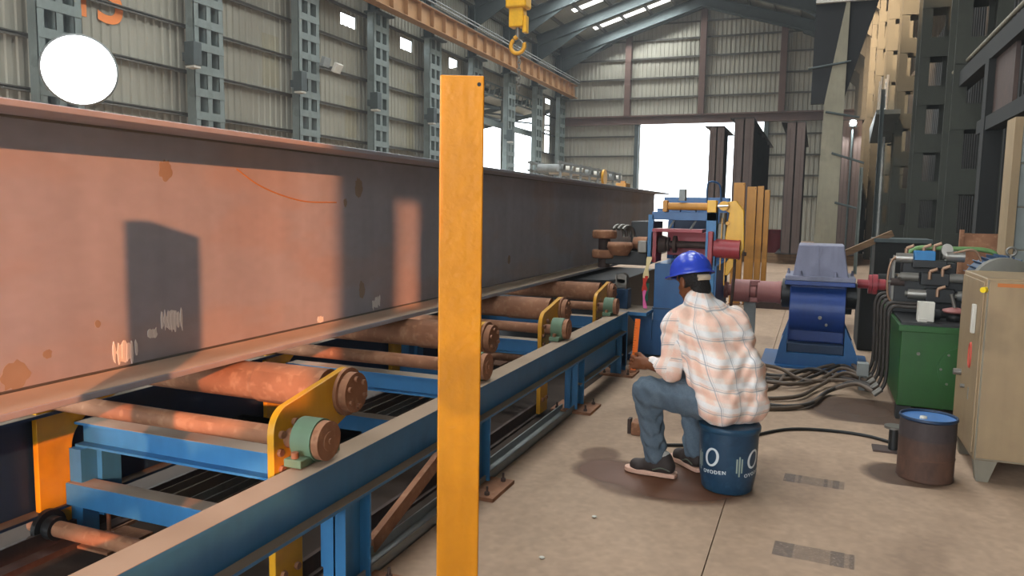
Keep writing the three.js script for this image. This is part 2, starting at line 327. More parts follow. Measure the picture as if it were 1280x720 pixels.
// ---- battened columns along the left wall, with crane girder and the slim posts above it
{
  const yTop = 8.2;
  COLZ.forEach((zc, i) => {
    if (zc > 0) return;
    const c = thing('column', `pale grey battened steel column on the left wall, ${ORD[i]} from the camera end`, 'column', [-14.72, 0, zc], null, 'structure');
    for (const dz of [-0.42, 0, 0.42]) mesh('chord', [span(-0.13, 0.13, 0, yTop, dz - 0.085, dz - 0.075), span(-0.13, 0.13, 0, yTop, dz + 0.075, dz + 0.085), span(0.11, 0.13, 0, yTop, dz - 0.085, dz + 0.085)], M.columnGrey, c);
    for (let y = 0.3; y < yTop; y += 0.57) mesh('batten_plate', [span(0.125, 0.145, y - 0.1, y + 0.1, -0.5, 0.5)], M.columnGrey, c);
    if (i !== 8) mesh('rear_plate', span(-0.14, -0.12, 0, yTop, -0.5, 0.5), M.frameDark, c);
    mesh('cap_plate', span(-0.25, 0.35, yTop, yTop + 0.06, -0.55, 0.55), M.frameDark, c);
    mesh('upper_post', [span(-0.35, -0.32, yTop, 10.6, -0.14, 0.14), span(-0.05, -0.02, yTop, 10.6, -0.14, 0.14), span(-0.33, -0.04, yTop, 10.6, -0.02, 0.02)], M.frameDark, c);
  });
  const g = thing('crane_girder', 'long dusty orange crane runway girder with stiffener plates along the left wall', 'crane girder', [-14.1, 8.28, 0], null, 'structure');
  const z0 = ZF + 0.3, z1 = ZB - 0.2;
  mesh('flange', span(-0.2, 0.2, 0, 0.03, z0, z1), M.girder, g); mesh('flange', span(-0.2, 0.2, 0.72, 0.75, z0, z1), M.girder, g); mesh('web', span(-0.01, 0.01, 0.03, 0.72, z0, z1), M.girder, g);
  for (let z = z1 - 0.4; z > z0; z -= 1.0) mesh('stiffener', span(0.01, 0.18, 0.03, 0.72, z - 0.008, z + 0.008), M.girder, g);
  mesh('crane_rail', [span(-0.03, 0.03, 0.75, 0.86, z0, z1)], M.steel, g); mesh('power_bar', [span(0.28, 0.33, 0.86, 0.9, z0, z1), span(0.28, 0.33, 1.0, 1.03, z0, z1)], M.greySteel, g);
}
// ---- right-hand row: battened columns facing the camera, with the dark girder they carry
const ROWX = 1.6;
{
  const w = 0.62, yTop = 9.2;
  COLZ.slice(2).forEach((zc, i) => {
    const z = zc - 0.33;
    const c = thing('column', `tall battened steel column of the right-hand row, ${ORD[i]} ahead of the camera`, 'column', [ROWX, 0, z], null, 'structure');
    for (const x of [0, w - 0.17]) mesh('chord', [span(x, x + 0.17, 0, yTop, -0.02, 0), span(x, x + 0.17, 0, yTop, -0.62, -0.6), span(x + 0.075, x + 0.095, 0, yTop, -0.6, -0.02)], M.columnWarm, c);
    for (let y = 0.25; y < yTop; y += 0.86) { mesh('batten_plate', span(0, w, y - 0.17, y + 0.17, 0, 0.014), M.columnWarm, c); mesh('batten_plate', span(0, w, y - 0.17, y + 0.17, -0.634, -0.62), M.columnWarm, c); }
    mesh('bracket', [plateZ(shape([[0, yTop - 0.9], [0, yTop - 0.02], [-0.75, yTop - 0.02], [-0.75, yTop - 0.2]]), -0.35, 0.05)], M.columnWarm, c);
    mesh('upper_post', span(0.2, 0.45, yTop, 10.9, -0.45, -0.15), M.frameDark, c);
  });
  const g = thing('crane_girder', 'dark crane runway girder overhead along the right-hand column row', 'crane girder', [1.1, 9.2, 0], null, 'structure');
  mesh('flange', span(-0.22, 0.22, 0, 0.03, ZF + 0.3, 7.6), M.frameDark, g); mesh('flange', span(-0.22, 0.22, 0.85, 0.88, ZF + 0.3, 7.6), M.frameDark, g); mesh('web', span(-0.012, 0.012, 0.03, 0.85, ZF + 0.3, 7.6), M.frameDark, g);
}
// ---- lean-to canopy outside the open bays of the left wall
{
  const c = thing('canopy_roof', 'pale lean-to canopy roof outside the open bays of the left wall', 'canopy', [XL, 0, 0], null, 'structure');
  const z0 = -46, z1 = -31.5, Y0 = 7.7, Y1 = 6.35, W = 7;
  const at = (t) => [-W * t, lerp(Y0, Y1, t)];
  const s = new THREE.BoxGeometry(Math.hypot(W, Y0 - Y1), 0.03, z1 - z0).rotateZ(Math.atan2(Y0 - Y1, W)).translate(-W / 2, (Y0 + Y1) / 2 + 0.1, (z0 + z1) / 2);
  mesh('roof_sheet', s, std({ map: TX.sheet, color: 0xffffff, roughness: 0.6, side: THREE.DoubleSide }), c);
  for (let k = 0; k < 5; k++) { const [x, y] = at(0.1 + k * 0.2); mesh('purlin', span(x - 0.04, x + 0.04, y - 0.08, y + 0.06, z0, z1), M.frameDark, c); }
  for (const z of [-32.3, -36.5, -40.6, -44.7]) { mesh('rafter', beamBetween([0, Y0 - 0.2, z], [-W, Y1 - 0.2, z], 0.16, 0.22), M.frameDark, c); mesh('brace', beamBetween([0, Y0 - 1.1, z], [-2.6, Y0 - 0.75, z], 0.1, 0.1), M.frameDark, c); mesh('canopy_post', span(-W - 0.1, -W + 0.1, -0.4, Y1, z - 0.1, z + 0.1), M.frameDark, c); }
  mesh('eaves_beam', span(-0.1, 0.1, 5.62, 5.9, -41.9, -33), M.columnGrey, c);
  mesh('lattice_girder', [span(-0.05, 0.05, 7.62, 7.7, -41.9, -33), span(-0.05, 0.05, 7.05, 7.13, -41.9, -33), ...[...Array(14)].map((_, k) => beamBetween([0, 7.1, -33.1 - k * 0.64], [0, 7.65, -33.4 - k * 0.64], 0.05, 0.05))], M.columnGrey, c);
}

// ================================================================ THE BIG PLATE GIRDER ON THE ROLLERS
{
  const z0 = -12.8, z1 = 1.2, xw = -2.53;
  const g = thing('plate_girder', 'huge rust-brown steel plate girder lying along the roller conveyor', 'steel girder', [0, 0, 0]);
  mesh('web', span(xw - 0.014, xw, 0.845, 1.785, z0, z1), M.mill, g);
  mesh('flange', span(-2.785, -2.29, 1.785, 1.808, z0, z1, 0.004), M.mill, g);
  mesh('flange', span(-2.785, -2.29, 0.82, 0.845, z0, z1, 0.004), M.mill, g);
  mesh('dust_layer', span(xw + 0.012, -2.292, 0.8452, 0.8466, z0, z1), M.paleDust, g, 'beige dust on the bottom flange');
  mesh('weld_seam', [rod([xw, 0.846, z0], [xw, 0.846, z1], 0.008, 6), rod([xw, 1.784, z0], [xw, 1.784, z1], 0.008, 6)], M.steel, g);
  // ragged scuffs, primer dabs and chalk marks on the web
  const chalk = std({ color: 0xf2efec, roughness: 0.9 }), tan = std({ color: 0xe2d2bb, roughness: 0.9, map: TX.dust }), orangeChalk = std({ color: 0xc98a4a, roughness: 0.9 });
  const blot = (z, y, rz, ry, n = 14, jag = 0.45, th = 0.0012) => {
    const s = new THREE.Shape();
    for (let i = 0; i < n; i++) { const a = (i / n) * 2 * Math.PI, k = 1 - jag * rnd(); const p = [z + rz * k * Math.cos(a), y + ry * k * Math.sin(a)]; i ? s.lineTo(...p) : s.moveTo(...p); }
    return plateX(s, xw, th);
  };
  const streaks = (z, y, r, n) => [...Array(n)].map((_, i) => blot(z + lerp(-r, r, (i + 0.5) / n), y + rr(-0.2, 0.2) * r, (r / n) * 0.95, r * rr(0.6, 1), 9, 0.5, 0.0022));
  for (const [z, y, r, n] of [[-2.45, 1.005, 0.062, 7], [-2.21, 0.91, 0.062, 6], [-2.345, 0.96, 0.03, 2], [-4.08, 0.9, 0.05, 4], [-3.5, 0.87, 0.03, 3]]) mesh('chalk_mark', [blot(z, y, r * 0.75, r * 0.8, 20, 0.35), ...streaks(z, y, r, n)], chalk, g);
  for (const [z, y, a, b] of [[-1.76, 0.9, 0.06, 0.06], [-1.88, 0.955, 0.02, 0.02], [-2.09, 1.035, 0.016, 0.018], [-2.44, 1.635, 0.04, 0.05], [-3.89, 1.61, 0.045, 0.07], [-3.92, 1.0, 0.035, 0.06], [-3.75, 1.52, 0.02, 0.03], [-5.6, 1.2, 0.03, 0.06], [-6.3, 1.05, 0.04, 0.05]]) mesh('primer_dab', blot(z, y, a, b, 22, 0.3), M.dust, g);
  mesh('chalk_line', tube([[xw, 1.665, -2.86], [xw, 1.6, -3.0], [xw, 1.555, -3.16], [xw, 1.522, -3.37], [xw, 1.52, -3.66]], 0.0035, 30, 4), orangeChalk, g);
}

// ================================================================ ROLLER CONVEYOR
const RZ = [-2.63, -4.08, -5.53, -6.98];                                   // roller lines
{
  const f = thing('conveyor_frame', 'long blue welded steel conveyor frame carrying the rollers beside the walkway', 'conveyor', [0, 0, 0]);
  const I = (x, y0, y1, w, z0, z1, name, m = M.blue) => {
    mesh(name, [span(x - 0.004, x + 0.004, y0 + 0.012, y1 - 0.012, z0, z1), span(x - w / 2, x + w / 2, y0, y0 + 0.012, z0, z1), span(x - w / 2, x + w / 2, y1 - 0.012, y1, z0, z1)], m, f);
    mesh('dust_layer', [span(x + 0.006, x + w / 2 - 0.001, y0 + 0.0122, y0 + 0.0136, z0, z1), span(x - w / 2 + 0.001, x + w / 2 - 0.001, y1 + 0.0002, y1 + 0.0016, z0, z1)], m === M.blue ? M.midDust : M.darkDust, f, 'layer of beige dust on the flanges');
  };
  I(-1.63, 0.375, 0.57, 0.11, -6.9, 1.6, 'side_beam');
  I(-3.06, 0.16, 0.6, 0.14, -6.9, 1.6, 'side_beam', M.navy);
  I(-1.64, 0.17, 0.375, 0.1, -6.85, -5.45, 'lower_beam');
  // legs: I sections with base plates and anchor bolts
  const leg = (x, z, y1, w = 0.1, d = 0.18) => {
    const l = mesh('leg', [span(x - w / 2, x + w / 2, 0.02, y1, z - d / 2, z - d / 2 + 0.01), span(x - w / 2, x + w / 2, 0.02, y1, z + d / 2 - 0.01, z + d / 2), span(x - 0.004, x + 0.004, 0.02, y1, z - d / 2, z + d / 2)], M.blue, f);
    mesh('base_plate', span(x - 0.14, x + 0.17, 0, 0.02, z - 0.15, z + 0.15), M.rust, l);
    for (const [a, b] of [[0.12, 0.11], [0.12, -0.11], [-0.1, 0.11], [-0.1, -0.11]]) mesh('anchor_bolt', [boltY(x + a, 0.02, z + b, 0.014, 0.016), rod([x + a, 0.03, z + b], [x + a, 0.065, z + b], 0.007, 8)], M.darkRust, l);
  };
  for (const z of [-0.9, -2.42, -3.62, -5.44, -6.82]) { leg(-1.63, z, 0.375); leg(-3.06, z, 0.16, 0.14, 0.2); }
  mesh('end_plate', span(-1.7, -1.575, 0.06, 0.57, -6.93, -6.9), M.blue, f);
  // cross members at two levels
  for (const z of RZ) {
    const zc = z + 0.24;
    mesh('cross_beam', [span(-3.0, -1.69, 0.42, 0.53, zc - 0.006, zc + 0.006), span(-3.0, -1.69, 0.52, 0.53, zc - 0.05, zc + 0.05), span(-3.0, -1.69, 0.42, 0.43, zc - 0.05, zc + 0.05)], M.blue, f);
    mesh('dust_layer', span(-2.99, -1.7, 0.5302, 0.5316, zc - 0.048, zc + 0.048), M.dust, f);
    const zl = z + 0.3;
    mesh('cross_beam', [span(-3.0, -1.83, 0.17, 0.27, zl - 0.045, zl + 0.045, 0.004)], M.blue, f);
    mesh('dust_layer', span(-2.99, -1.84, 0.2702, 0.2716, zl - 0.042, zl + 0.042), M.dust, f);
    mesh('rear_post', [span(-3.0, -2.93, 0.02, 0.42, zl - 0.06, zl + 0.02), span(-3.0, -2.9, 0.1, 0.4, zl - 0.16, zl - 0.06)], M.blue, f);
    mesh('jack_bolt', [rod([-2.86, 0.0, zl - 0.05], [-2.86, 0.17, zl - 0.05], 0.009, 8), boltY(-2.86, 0.02, zl - 0.05, 0.02, 0.018), span(-2.95, -2.72, 0.0, 0.015, zl - 0.16, zl + 0.08)], M.rust, f);
  }
  // side sheet of the end bay, bracing behind the near legs
  mesh('brace', span(-1.72, -1.69, 0.1, 0.3, -2.52, -2.37), M.blue, f);
  mesh('brace', beamBetween([-1.7, 0.33, -3.6], [-1.7, 0.05, -2.7], 0.03, 0.07), M.rust, f);
  mesh('floor_channel', [span(-1.7, -1.6, 0.0, 0.008, -5.35, -1.2), span(-1.7, -1.692, 0.0, 0.05, -5.35, -1.2), span(-1.608, -1.6, 0, 0.05, -5.35, -1.2)], M.greySteel, f);
  mesh('floor_channel', [span(-1.86, -1.8, 0.0, 0.02, -5.2, -1.2), span(-1.84, -1.82, 0.02, 0.09, -5.2, -1.2)], M.darkRust, f);
  mesh('floor_channel', [span(-2.99, -2.9, 0.0, 0.03, -6.8, 1), span(-2.99, -2.97, 0.03, 0.1, -6.8, 1)], M.darkRust, f);
}
// each roller swings on two yellow levers that turn on a cross shaft
function rollerUnit(label) {
  const t = thing('roller_unit', label, 'conveyor roller', [0, 0, 0], 'swinging rollers under the plate girder');
  const r = mesh('roller', [rod([-2.98, 0, 0], [-2.2, 0, 0], 0.081, 40), rod([-2.2, 0, 0], [-1.86, 0, 0], 0.087, 40), rod([-2.22, 0, 0], [-2.2, 0, 0], 0.081, 40, 0.087)].map((g) => g.translate(0, 0.733, 0)), M.rust, t);
  mesh('journal', rod([-3.05, 0.733, 0], [-1.74, 0.733, 0], 0.035, 20), M.steel, r);
  // lever outline in (z, y), z relative to the roller's axis
  const s = new THREE.Shape();
  s.moveTo(0.46, 0.03); s.lineTo(0.46, 0.66); s.quadraticCurveTo(0.46, 0.74, 0.39, 0.765); s.lineTo(0.035, 0.829); s.absarc(0, 0.735, 0.1, 1.22, -1.9 + 2 * Math.PI, false);
  s.lineTo(0.2, 0.56); s.quadraticCurveTo(0.3, 0.5, 0.3, 0.42); s.lineTo(0.3, 0.03); s.closePath();
  for (const x of [-1.805, -3.035]) {
    const lever = mesh('lever_arm', plateX(s, x, 0.03, 0.003), M.yellow, t);
    const sgn = x > -2 ? 1 : -1, xo = x > -2 ? x + 0.03 : x;
    const cap = mesh('end_cap', [rod([xo, 0.735, 0], [xo + sgn * 0.05, 0.735, 0], 0.083, 36), rod([xo, 0.735, 0], [xo + sgn * 0.015, 0.735, 0], 0.1, 36)], M.rust, lever);
    if (sgn > 0) for (let k = 0; k < 6; k++) { const a = k * Math.PI / 3 + 0.4; mesh('bolt', boltX(xo + 0.05, 0.735 + 0.058 * Math.sin(a), 0.058 * Math.cos(a), 0.0115, 0.012), M.rust, lever); }
    if (sgn > 0) for (const [z, y] of [[0.42, 0.665], [0.43, 0.6], [0.345, 0.695], [0.42, 0.535], [0.34, 0.13], [0.42, 0.13]]) mesh('bolt', boltX(xo, y, z, 0.015, 0.014), M.rust, lever);
  }
  mesh('cross_shaft', rod([-3.1, 0.64, 0.37], [-1.72, 0.64, 0.37], 0.037, 28), M.rust, t);
  mesh('tie_pipe', rod([-3.08, 0.11, 0.44], [-2.0, 0.11, 0.44], 0.034, 24), M.rust, t);
  mesh('pipe_flange', [rod([-3.0, 0.11, 0.44], [-2.975, 0.11, 0.44], 0.075, 28), rod([-2.975, 0.11, 0.44], [-2.93, 0.11, 0.44], 0.05, 24)], M.blackSteel, t);
  for (const x of [-1.665, -3.06]) {
    const b = mesh('bearing_block', [rod([x - 0.05, 0.65, 0.37], [x + 0.035, 0.65, 0.37], 0.078, 32), span(x - 0.045, x + 0.03, 0.575, 0.65, 0.305, 0.435, 0.006), span(x - 0.045, x + 0.03, 0.575, 0.605, 0.25, 0.49, 0.005)], M.bearing, t);
    if (x > -2) {
      mesh('bearing_cap', [rod([x + 0.035, 0.65, 0.37], [x + 0.065, 0.65, 0.37], 0.072, 32), rod([x + 0.065, 0.65, 0.37], [x + 0.07, 0.65, 0.37], 0.036, 24), rod([x + 0.07, 0.65, 0.37], [x + 0.075, 0.65, 0.37], 0.011, 12)], M.rust, b);
      for (const z of [0.47, 0.27]) mesh('bolt', boltY(x - 0.01, 0.605, z, 0.014, 0.022), M.rust, b);
    }
  }
  return t;
}
['nearest rusty roller on yellow levers, sunlit under the girder', 'second rusty roller from the camera, partly behind the tall yellow post', 'third rusty roller from the camera, just beyond the tall yellow post', 'farthest rusty roller with yellow lever, beside the blue machine'].forEach((l, i) => {
  rollerUnit(l).position.z = RZ[i];
});
// steel flats and channels lying on the ground under the conveyor
[['first and widest', -3.42, 0.1, 0.07], ['second', -3.27, 0.09, 0.045], ['third', -3.13, 0.07, 0.04], ['fourth', -2.78, 0.05, 0.03]].forEach(([w, x, wd, h], i) => {
  const xx = i < 3 ? x + 0.5 : x + 0.2;
  one('steel_flat', [span(xx - wd / 2, xx + wd / 2, 0, 0.006, -5.2, -2.62), span(xx - wd / 2, xx - wd / 2 + 0.006, 0, h, -5.2, -2.62), span(xx + wd / 2 - 0.006, xx + wd / 2, 0, h, -5.2, -2.62)], i % 2 ? M.steel : M.darkDust, `${w} dusty steel channel from the far side, lying under the nearest roller`, 'steel bar', 'steel bars under the rollers');
});
one('floor_dirt', [span(-9, -1.73, 0.0006, 0.004, -12, 1.2)], M.dirt, 'dark brown dirt and scale covering the floor under the conveyor', 'dirt', null, 'stuff');
{
  const t = thing('perforated_plate', 'dusty perforated steel plate lying behind the nearest roller', 'steel plate', [0, 0, 0]);
  const s = shape([[-3.0, -3.35], [-2.2, -3.35], [-2.2, -3.1], [-3.0, -3.1]]);
  for (let i = 0; i < 8; i++) for (let k = 0; k < 2; k++) { const h = new THREE.Path(); h.absarc(-2.92 + i * 0.09, -3.29 + k * 0.12, 0.012, 0, Math.PI * 2, true); s.holes.push(h); }
  mesh('plate', new THREE.ExtrudeGeometry(s, { depth: 0.012, bevelEnabled: false, curveSegments: 8 }).rotateX(Math.PI / 2).scale(1, 1, -1).translate(0, 0.3, -6.5), M.greySteel, t);
  for (const x of [-2.9, -2.3]) mesh('foot', span(x - 0.03, x + 0.03, 0, 0.289, -3.3, -3.15), M.darkRust, t);
}

// ================================================================ YELLOW POSTS BESIDE THE LINE
function yellowPost(x, z, w, d, h, ry, label, mat, group) {
  const t = thing('steel_post', label, 'post', [x, 0, z], group);
  t.rotation.y = ry;
  mesh('flat_section', span(-w / 2, w / 2, 0.02, h, -d / 2, d / 2, 0.006), mat, t);
  mesh('base_plate', span(-w / 2 - (z < -9 ? 0 : 0.06), w / 2 + (z < -9 ? 0 : 0.06), 0, 0.02, -d / 2 - 0.06, d / 2 + 0.06), M.rust, t);
  mesh('top_hole', rod([w * 0.38, h - 0.03, d / 2 - 0.001], [w * 0.38, h - 0.03, d / 2 + 0.002], 0.007, 10), M.black, t);
  return t;
}
yellowPost(-1.165, -2.44, 0.153, 0.05, 1.955, 24 * D2R, 'tall flat yellow post standing in front of the conveyor, closest to the camera', M.post);
yellowPost(-1.2, -0.12, 0.165, 0.12, 2.03, 0, 'yellow post beside the near end of the conveyor', M.post);
[[-1.18, 0.175, 1.99], [-0.985, 0.145, 1.93], [-0.853, 0.098, 1.94], [-0.75, 0.08, 1.88]].forEach(([x, w, h], i) => {
  yellowPost(x, -13 - i * 0.04, w, 0.1, h, 0, `${['leftmost and widest', 'second from left', 'third from left', 'rightmost and narrowest'][i]} of four ochre posts standing behind the blue machine`, M.postFar, 'ochre posts behind the machine');
});

// ================================================================ STRAIGHTENING MACHINE AT THE END OF THE CONVEYOR
{
  const t = thing('straightening_machine', 'blue beam straightening machine with red rolls and a yellow hydraulic arm', 'machine', [0, 0, 0]);
  const b = M.machineBlue;
  const base = mesh('base_box', [span(-1.46, -0.86, 0.42, 0.99, -8.5, -7.52, 0.006)], b, t);
  mesh('panel_seam', span(-1.47, -0.85, 0.535, 0.55, -8.5, -7.505), M.blueDeep, base);
  mesh('lower_box', span(-1.62, -0.82, 0.06, 0.42, -8.6, -7.56, 0.006), b, t);
  mesh('rear_bed', [span(-3.4, -1.86, 0.02, 0.78, -9.6, -7.7, 0.01), span(-3.3, -1.9, 0.0, 0.4, -7.7, -7.3)], M.blackSteel, t);
  mesh('foot', [span(-1.7, -1.5, 0, 0.06, -8.6, -7.5), span(-0.95, -0.75, 0, 0.06, -8.6, -7.5)], M.blueDeep, t);
  mesh('gusset', plateZ(shape([[-1.75, 0.5], [-1.47, 0.5], [-1.47, 0.2]]), -7.55, 0.02), b, t);
  mesh('side_ledge', span(-1.84, -1.46, 0.5, 0.53, -7.75, -7.2), M.blue, t);
  const dusty = mesh('dust_layer', span(-1.83, -1.47, 0.5302, 0.532, -7.74, -7.21), M.dust, t); dusty.userData.label = 'layer of beige dust';
  // upright frame
  mesh('upright', span(-1.535, -1.485, 0.99, 1.47, -7.56, -7.5), M.blue, t);
  mesh('upright', span(-1.5, -1.44, 0.99, 1.66, -8.5, -8.4), b, t);
  mesh('upright', [span(-0.975, -0.88, 0.42, 1.55, -7.62, -7.5, 0.004)], M.blue, t);
  mesh('upright', span(-0.975, -0.86, 0.42, 1.66, -8.5, -8.36), b, t);
  mesh('top_beam', [span(-1.5, -0.88, 1.42, 1.5, -7.62, -7.5, 0.004)], b, t);
  mesh('top_beam', span(-1.55, -0.86, 1.5, 1.66, -8.5, -8.38), b, t);
  for (const x of [-1.42, -1.27, -1.12, -0.97]) mesh('spacer', span(x - 0.035, x + 0.035, 1.5, 1.535, -7.6, -7.52), b, t);
  for (const x of [-1.31, -1.1]) mesh('diagonal_stay', beamBetween([x - 0.03, 1.32, -7.5], [x + 0.03, 1.44, -7.56], 0.022, 0.01), M.greySteel, t);
  mesh('rear_plate', span(-1.5, -0.9, 0.99, 1.42, -8.48, -8.44), M.navy, t);
  mesh('guard_tray', [span(-1.48, -1.0, 1.305, 1.335, -7.75, -7.44, 0.003)], M.red, t);
  mesh('roll_housing', [span(-1.4, -0.98, 1.06, 1.3, -8.2, -7.85, 0.01), span(-1.5, -1.45, 1.0, 1.3, -7.8, -7.5)], M.red, t);
  mesh('housing_lug', plateZ(shape([[-1.28, 1.02], [-1.05, 1.02], [-1.05, 1.1], [-1.2, 1.1]]), -7.7, 0.06), M.red, t);
  mesh('spindle', [rod([-1.42, 1.18, -7.62], [-0.95, 1.18, -7.62], 0.035, 24), rod([-1.36, 1.18, -7.62], [-1.34, 1.18, -7.62], 0.07, 24), rod([-1.3, 1.18, -7.62], [-1.27, 1.18, -7.62], 0.085, 24), rod([-1.44, 1.18, -7.62], [-1.37, 1.18, -7.62], 0.09, 24, 0.075)], M.darkRust, t);
  // red ram on the right-hand upright
  const ram = mesh('ram_cylinder', [rod([-0.9, 1.16, -7.55], [-0.67, 1.15, -7.55], 0.09, 36)], M.red, t);
  mesh('ram_flange', [span(-0.945, -0.9, 0.97, 1.32, -7.68, -7.44, 0.008)], M.red, ram);
  mesh('ram_cap', rod([-0.67, 1.15, -7.55], [-0.655, 1.15, -7.55], 0.094, 36), M.red, ram);
  // hydraulic cylinder on top
  const cyl = mesh('hydraulic_cylinder', rod([-1.36, 1.555, -7.5], [-0.93, 1.555, -7.5], 0.036, 28), M.postFar, t, 'ochre hydraulic cylinder');
  mesh('end_block', [span(-1.39, -1.345, 1.5, 1.61, -7.55, -7.45, 0.006)], M.postFar, cyl);
  mesh('end_block', [span(-0.965, -0.88, 1.5, 1.615, -7.56, -7.44, 0.006)], M.yellowBright, cyl);
  mesh('piston_rod', rod([-0.88, 1.56, -7.5], [-0.78, 1.565, -7.5], 0.012, 16), M.chrome, cyl);
  mesh('cylinder_mount', span(-1.24, -1.18, 1.61, 1.72, -7.56, -7.46), M.greySteel, cyl);
  const arm = mesh('swing_arm', plateZ(shape([[-0.825, 1.6], [-0.71, 1.615], [-0.635, 1.52], [-0.62, 1.16], [-0.645, 1.1], [-0.76, 0.9], [-0.785, 0.9], [-0.785, 1.02], [-0.7, 1.14], [-0.79, 1.2], [-0.8, 1.26], [-0.77, 1.5], [-0.825, 1.53]]), -7.62, 0.07, 0.006), M.yellowBright, t);
  mesh('pivot_eye', rod([-0.82, 1.565, -7.64], [-0.82, 1.565, -7.5], 0.045, 24), M.yellowBright, arm);
  mesh('bolt', rod([-0.78, 1.4, -7.56], [-0.78, 1.4, -7.53], 0.02, 6), M.yellow, arm);
  mesh('bolt', rod([-0.625, 1.11, -7.6], [-0.6, 1.11, -7.6], 0.02, 6), M.darkRust, arm);
  mesh('slide_bars', [span(-0.84, -0.83, 0.95, 1.45, -7.58, -7.55), span(-0.8, -0.79, 0.8, 1.2, -7.6, -7.57)], M.yellow, t);
  mesh('gear_motor', [span(-0.88, -0.8, 1.22, 1.4, -7.8, -7.6, 0.01), rod([-0.84, 1.4, -7.7], [-0.84, 1.5, -7.7], 0.035, 16)], M.steel, t);
  mesh('hose_loop', tube([[-1.0, 1.5, -7.7], [-1.0, 1.78, -7.7], [-0.985, 1.8, -7.7], [-0.9, 1.78, -7.72], [-0.87, 1.6, -7.75]], 0.01), M.blueDeep, t);
  mesh('drop_pipe', tube([[-0.7, 1.06, -7.55], [-0.7, 0.9, -7.55], [-0.72, 0.6, -7.6]], 0.014), M.darkRust, t);
  // left-hand roll cluster that presses on the girder's bottom flange
  const rc = mesh('roll_bracket', [span(-1.98, -1.55, 0.96, 1.1, -8.1, -7.55, 0.01), span(-1.75, -1.52, 1.1, 1.4, -8.2, -7.7, 0.01)], M.blackSteel, t);
  const disc = (y, r, h) => lathe([[0, -h / 2], [r * 0.92, -h / 2], [r, -h * 0.3], [r, h * 0.3], [r * 0.92, h / 2], [0, h / 2]], -2.0, y, -7.6, 36);
  mesh('press_roll', disc(1.26, 0.125, 0.085), M.rust, rc); mesh('press_roll', disc(1.06, 0.125, 0.085), M.rust, rc);
  mesh('roll_shaft', rod([-2.0, 0.92, -7.6], [-2.0, 1.3, -7.6], 0.06, 24), M.darkRust, rc);
  mesh('cone_nose', lathe([[0, -0.06], [0.08, -0.06], [0.13, 0.02], [0.12, 0.07], [0, 0.07]], -1.8, 1.12, -7.45, 32), M.rust, rc);
  mesh('spindle_cap', [rod([-1.66, 1.18, -7.62], [-1.56, 1.18, -7.62], 0.075, 6), rod([-1.7, 1.18, -7.62], [-1.66, 1.18, -7.62], 0.06, 24)], M.rust, rc);
  mesh('clamp_nut', [box(0.09, 0.12, 0.09, -1.58, 1.15, -7.5, 0.01)], M.steel, rc);
  for (const [x, y] of [[-1.86, 1.24], [-1.81, 1.24], [-1.76, 1.235]]) mesh('hose_coil', new THREE.TorusGeometry(0.11, 0.02, 10, 32, 2.4).rotateY(1.2).translate(x, y, -7.6), M.steel, rc);
}
{
  const t = thing('guide_roll_stand', 'small blue bearing stand with a dark cap at the far end of the conveyor rail', 'bearing stand', [-1.76, 0.534, -7.45]);
  mesh('stand', span(-0.075, 0.075, 0, 0.2, -0.08, 0.08, 0.008), M.blueDeep, t);
  mesh('cap', [span(-0.05, 0.05, 0.2, 0.3, -0.06, 0.06, 0.01), rod([0, 0.3, -0.06], [0, 0.3, 0.06], 0.05, 24)], M.steel, t);
  for (const x of [-0.055, 0.04]) mesh('rib', span(x, x + 0.015, 0.2, 0.34, 0.06, 0.08), M.steel, t);
}
{ // festive cloth streamer tied to the machine
  const t = thing('cloth_streamer', 'twisted cream, red, green and pink cloth streamer hanging from the blue machine', 'streamer', [-1.5, 0, -7.42]);
  const part = (pts, w, m, name) => {
    const c = new THREE.CatmullRomCurve3(pts.map((p) => V(...p))), n = 14, pos = [], idx = [];
    for (let i = 0; i <= n; i++) { const q = c.getPoint(i / n), k = w * (0.8 + 0.2 * Math.sin(i * 0.55 + 0.6)); for (const s of [-1, 1]) pos.push(q.x + s * k, q.y, q.z + s * k * 0.4 * Math.sin(i * 0.35)); }
    for (let i = 0; i < n; i++) idx.push(2 * i, 2 * i + 1, 2 * i + 2, 2 * i + 1, 2 * i + 3, 2 * i + 2);
    const g = new THREE.BufferGeometry(); g.setAttribute('position', new THREE.Float32BufferAttribute(pos, 3)); g.setIndex(idx); g.computeVertexNormals();
    mesh(name, g, std({ color: m, roughness: 0.85, side: THREE.DoubleSide }), t);
  };
  part([[0.01, 1.06, 0.02], [0, 1.0, 0.02], [-0.015, 0.93, 0.02], [-0.02, 0.85, 0.02]], 0.028, 0xe6d3a0, 'cream_cloth');
  part([[-0.02, 0.87, 0.025], [-0.03, 0.8, 0.025], [-0.025, 0.72, 0.025]], 0.026, 0xc8392c, 'red_cloth');
  part([[-0.005, 0.8, 0.015], [-0.005, 0.7, 0.015], [-0.012, 0.62, 0.015]], 0.02, 0x1f5a48, 'green_cloth');
  part([[-0.026, 0.73, 0.03], [-0.03, 0.66, 0.03], [-0.012, 0.55, 0.03]], 0.018, 0xec6fae, 'pink_cloth');
}
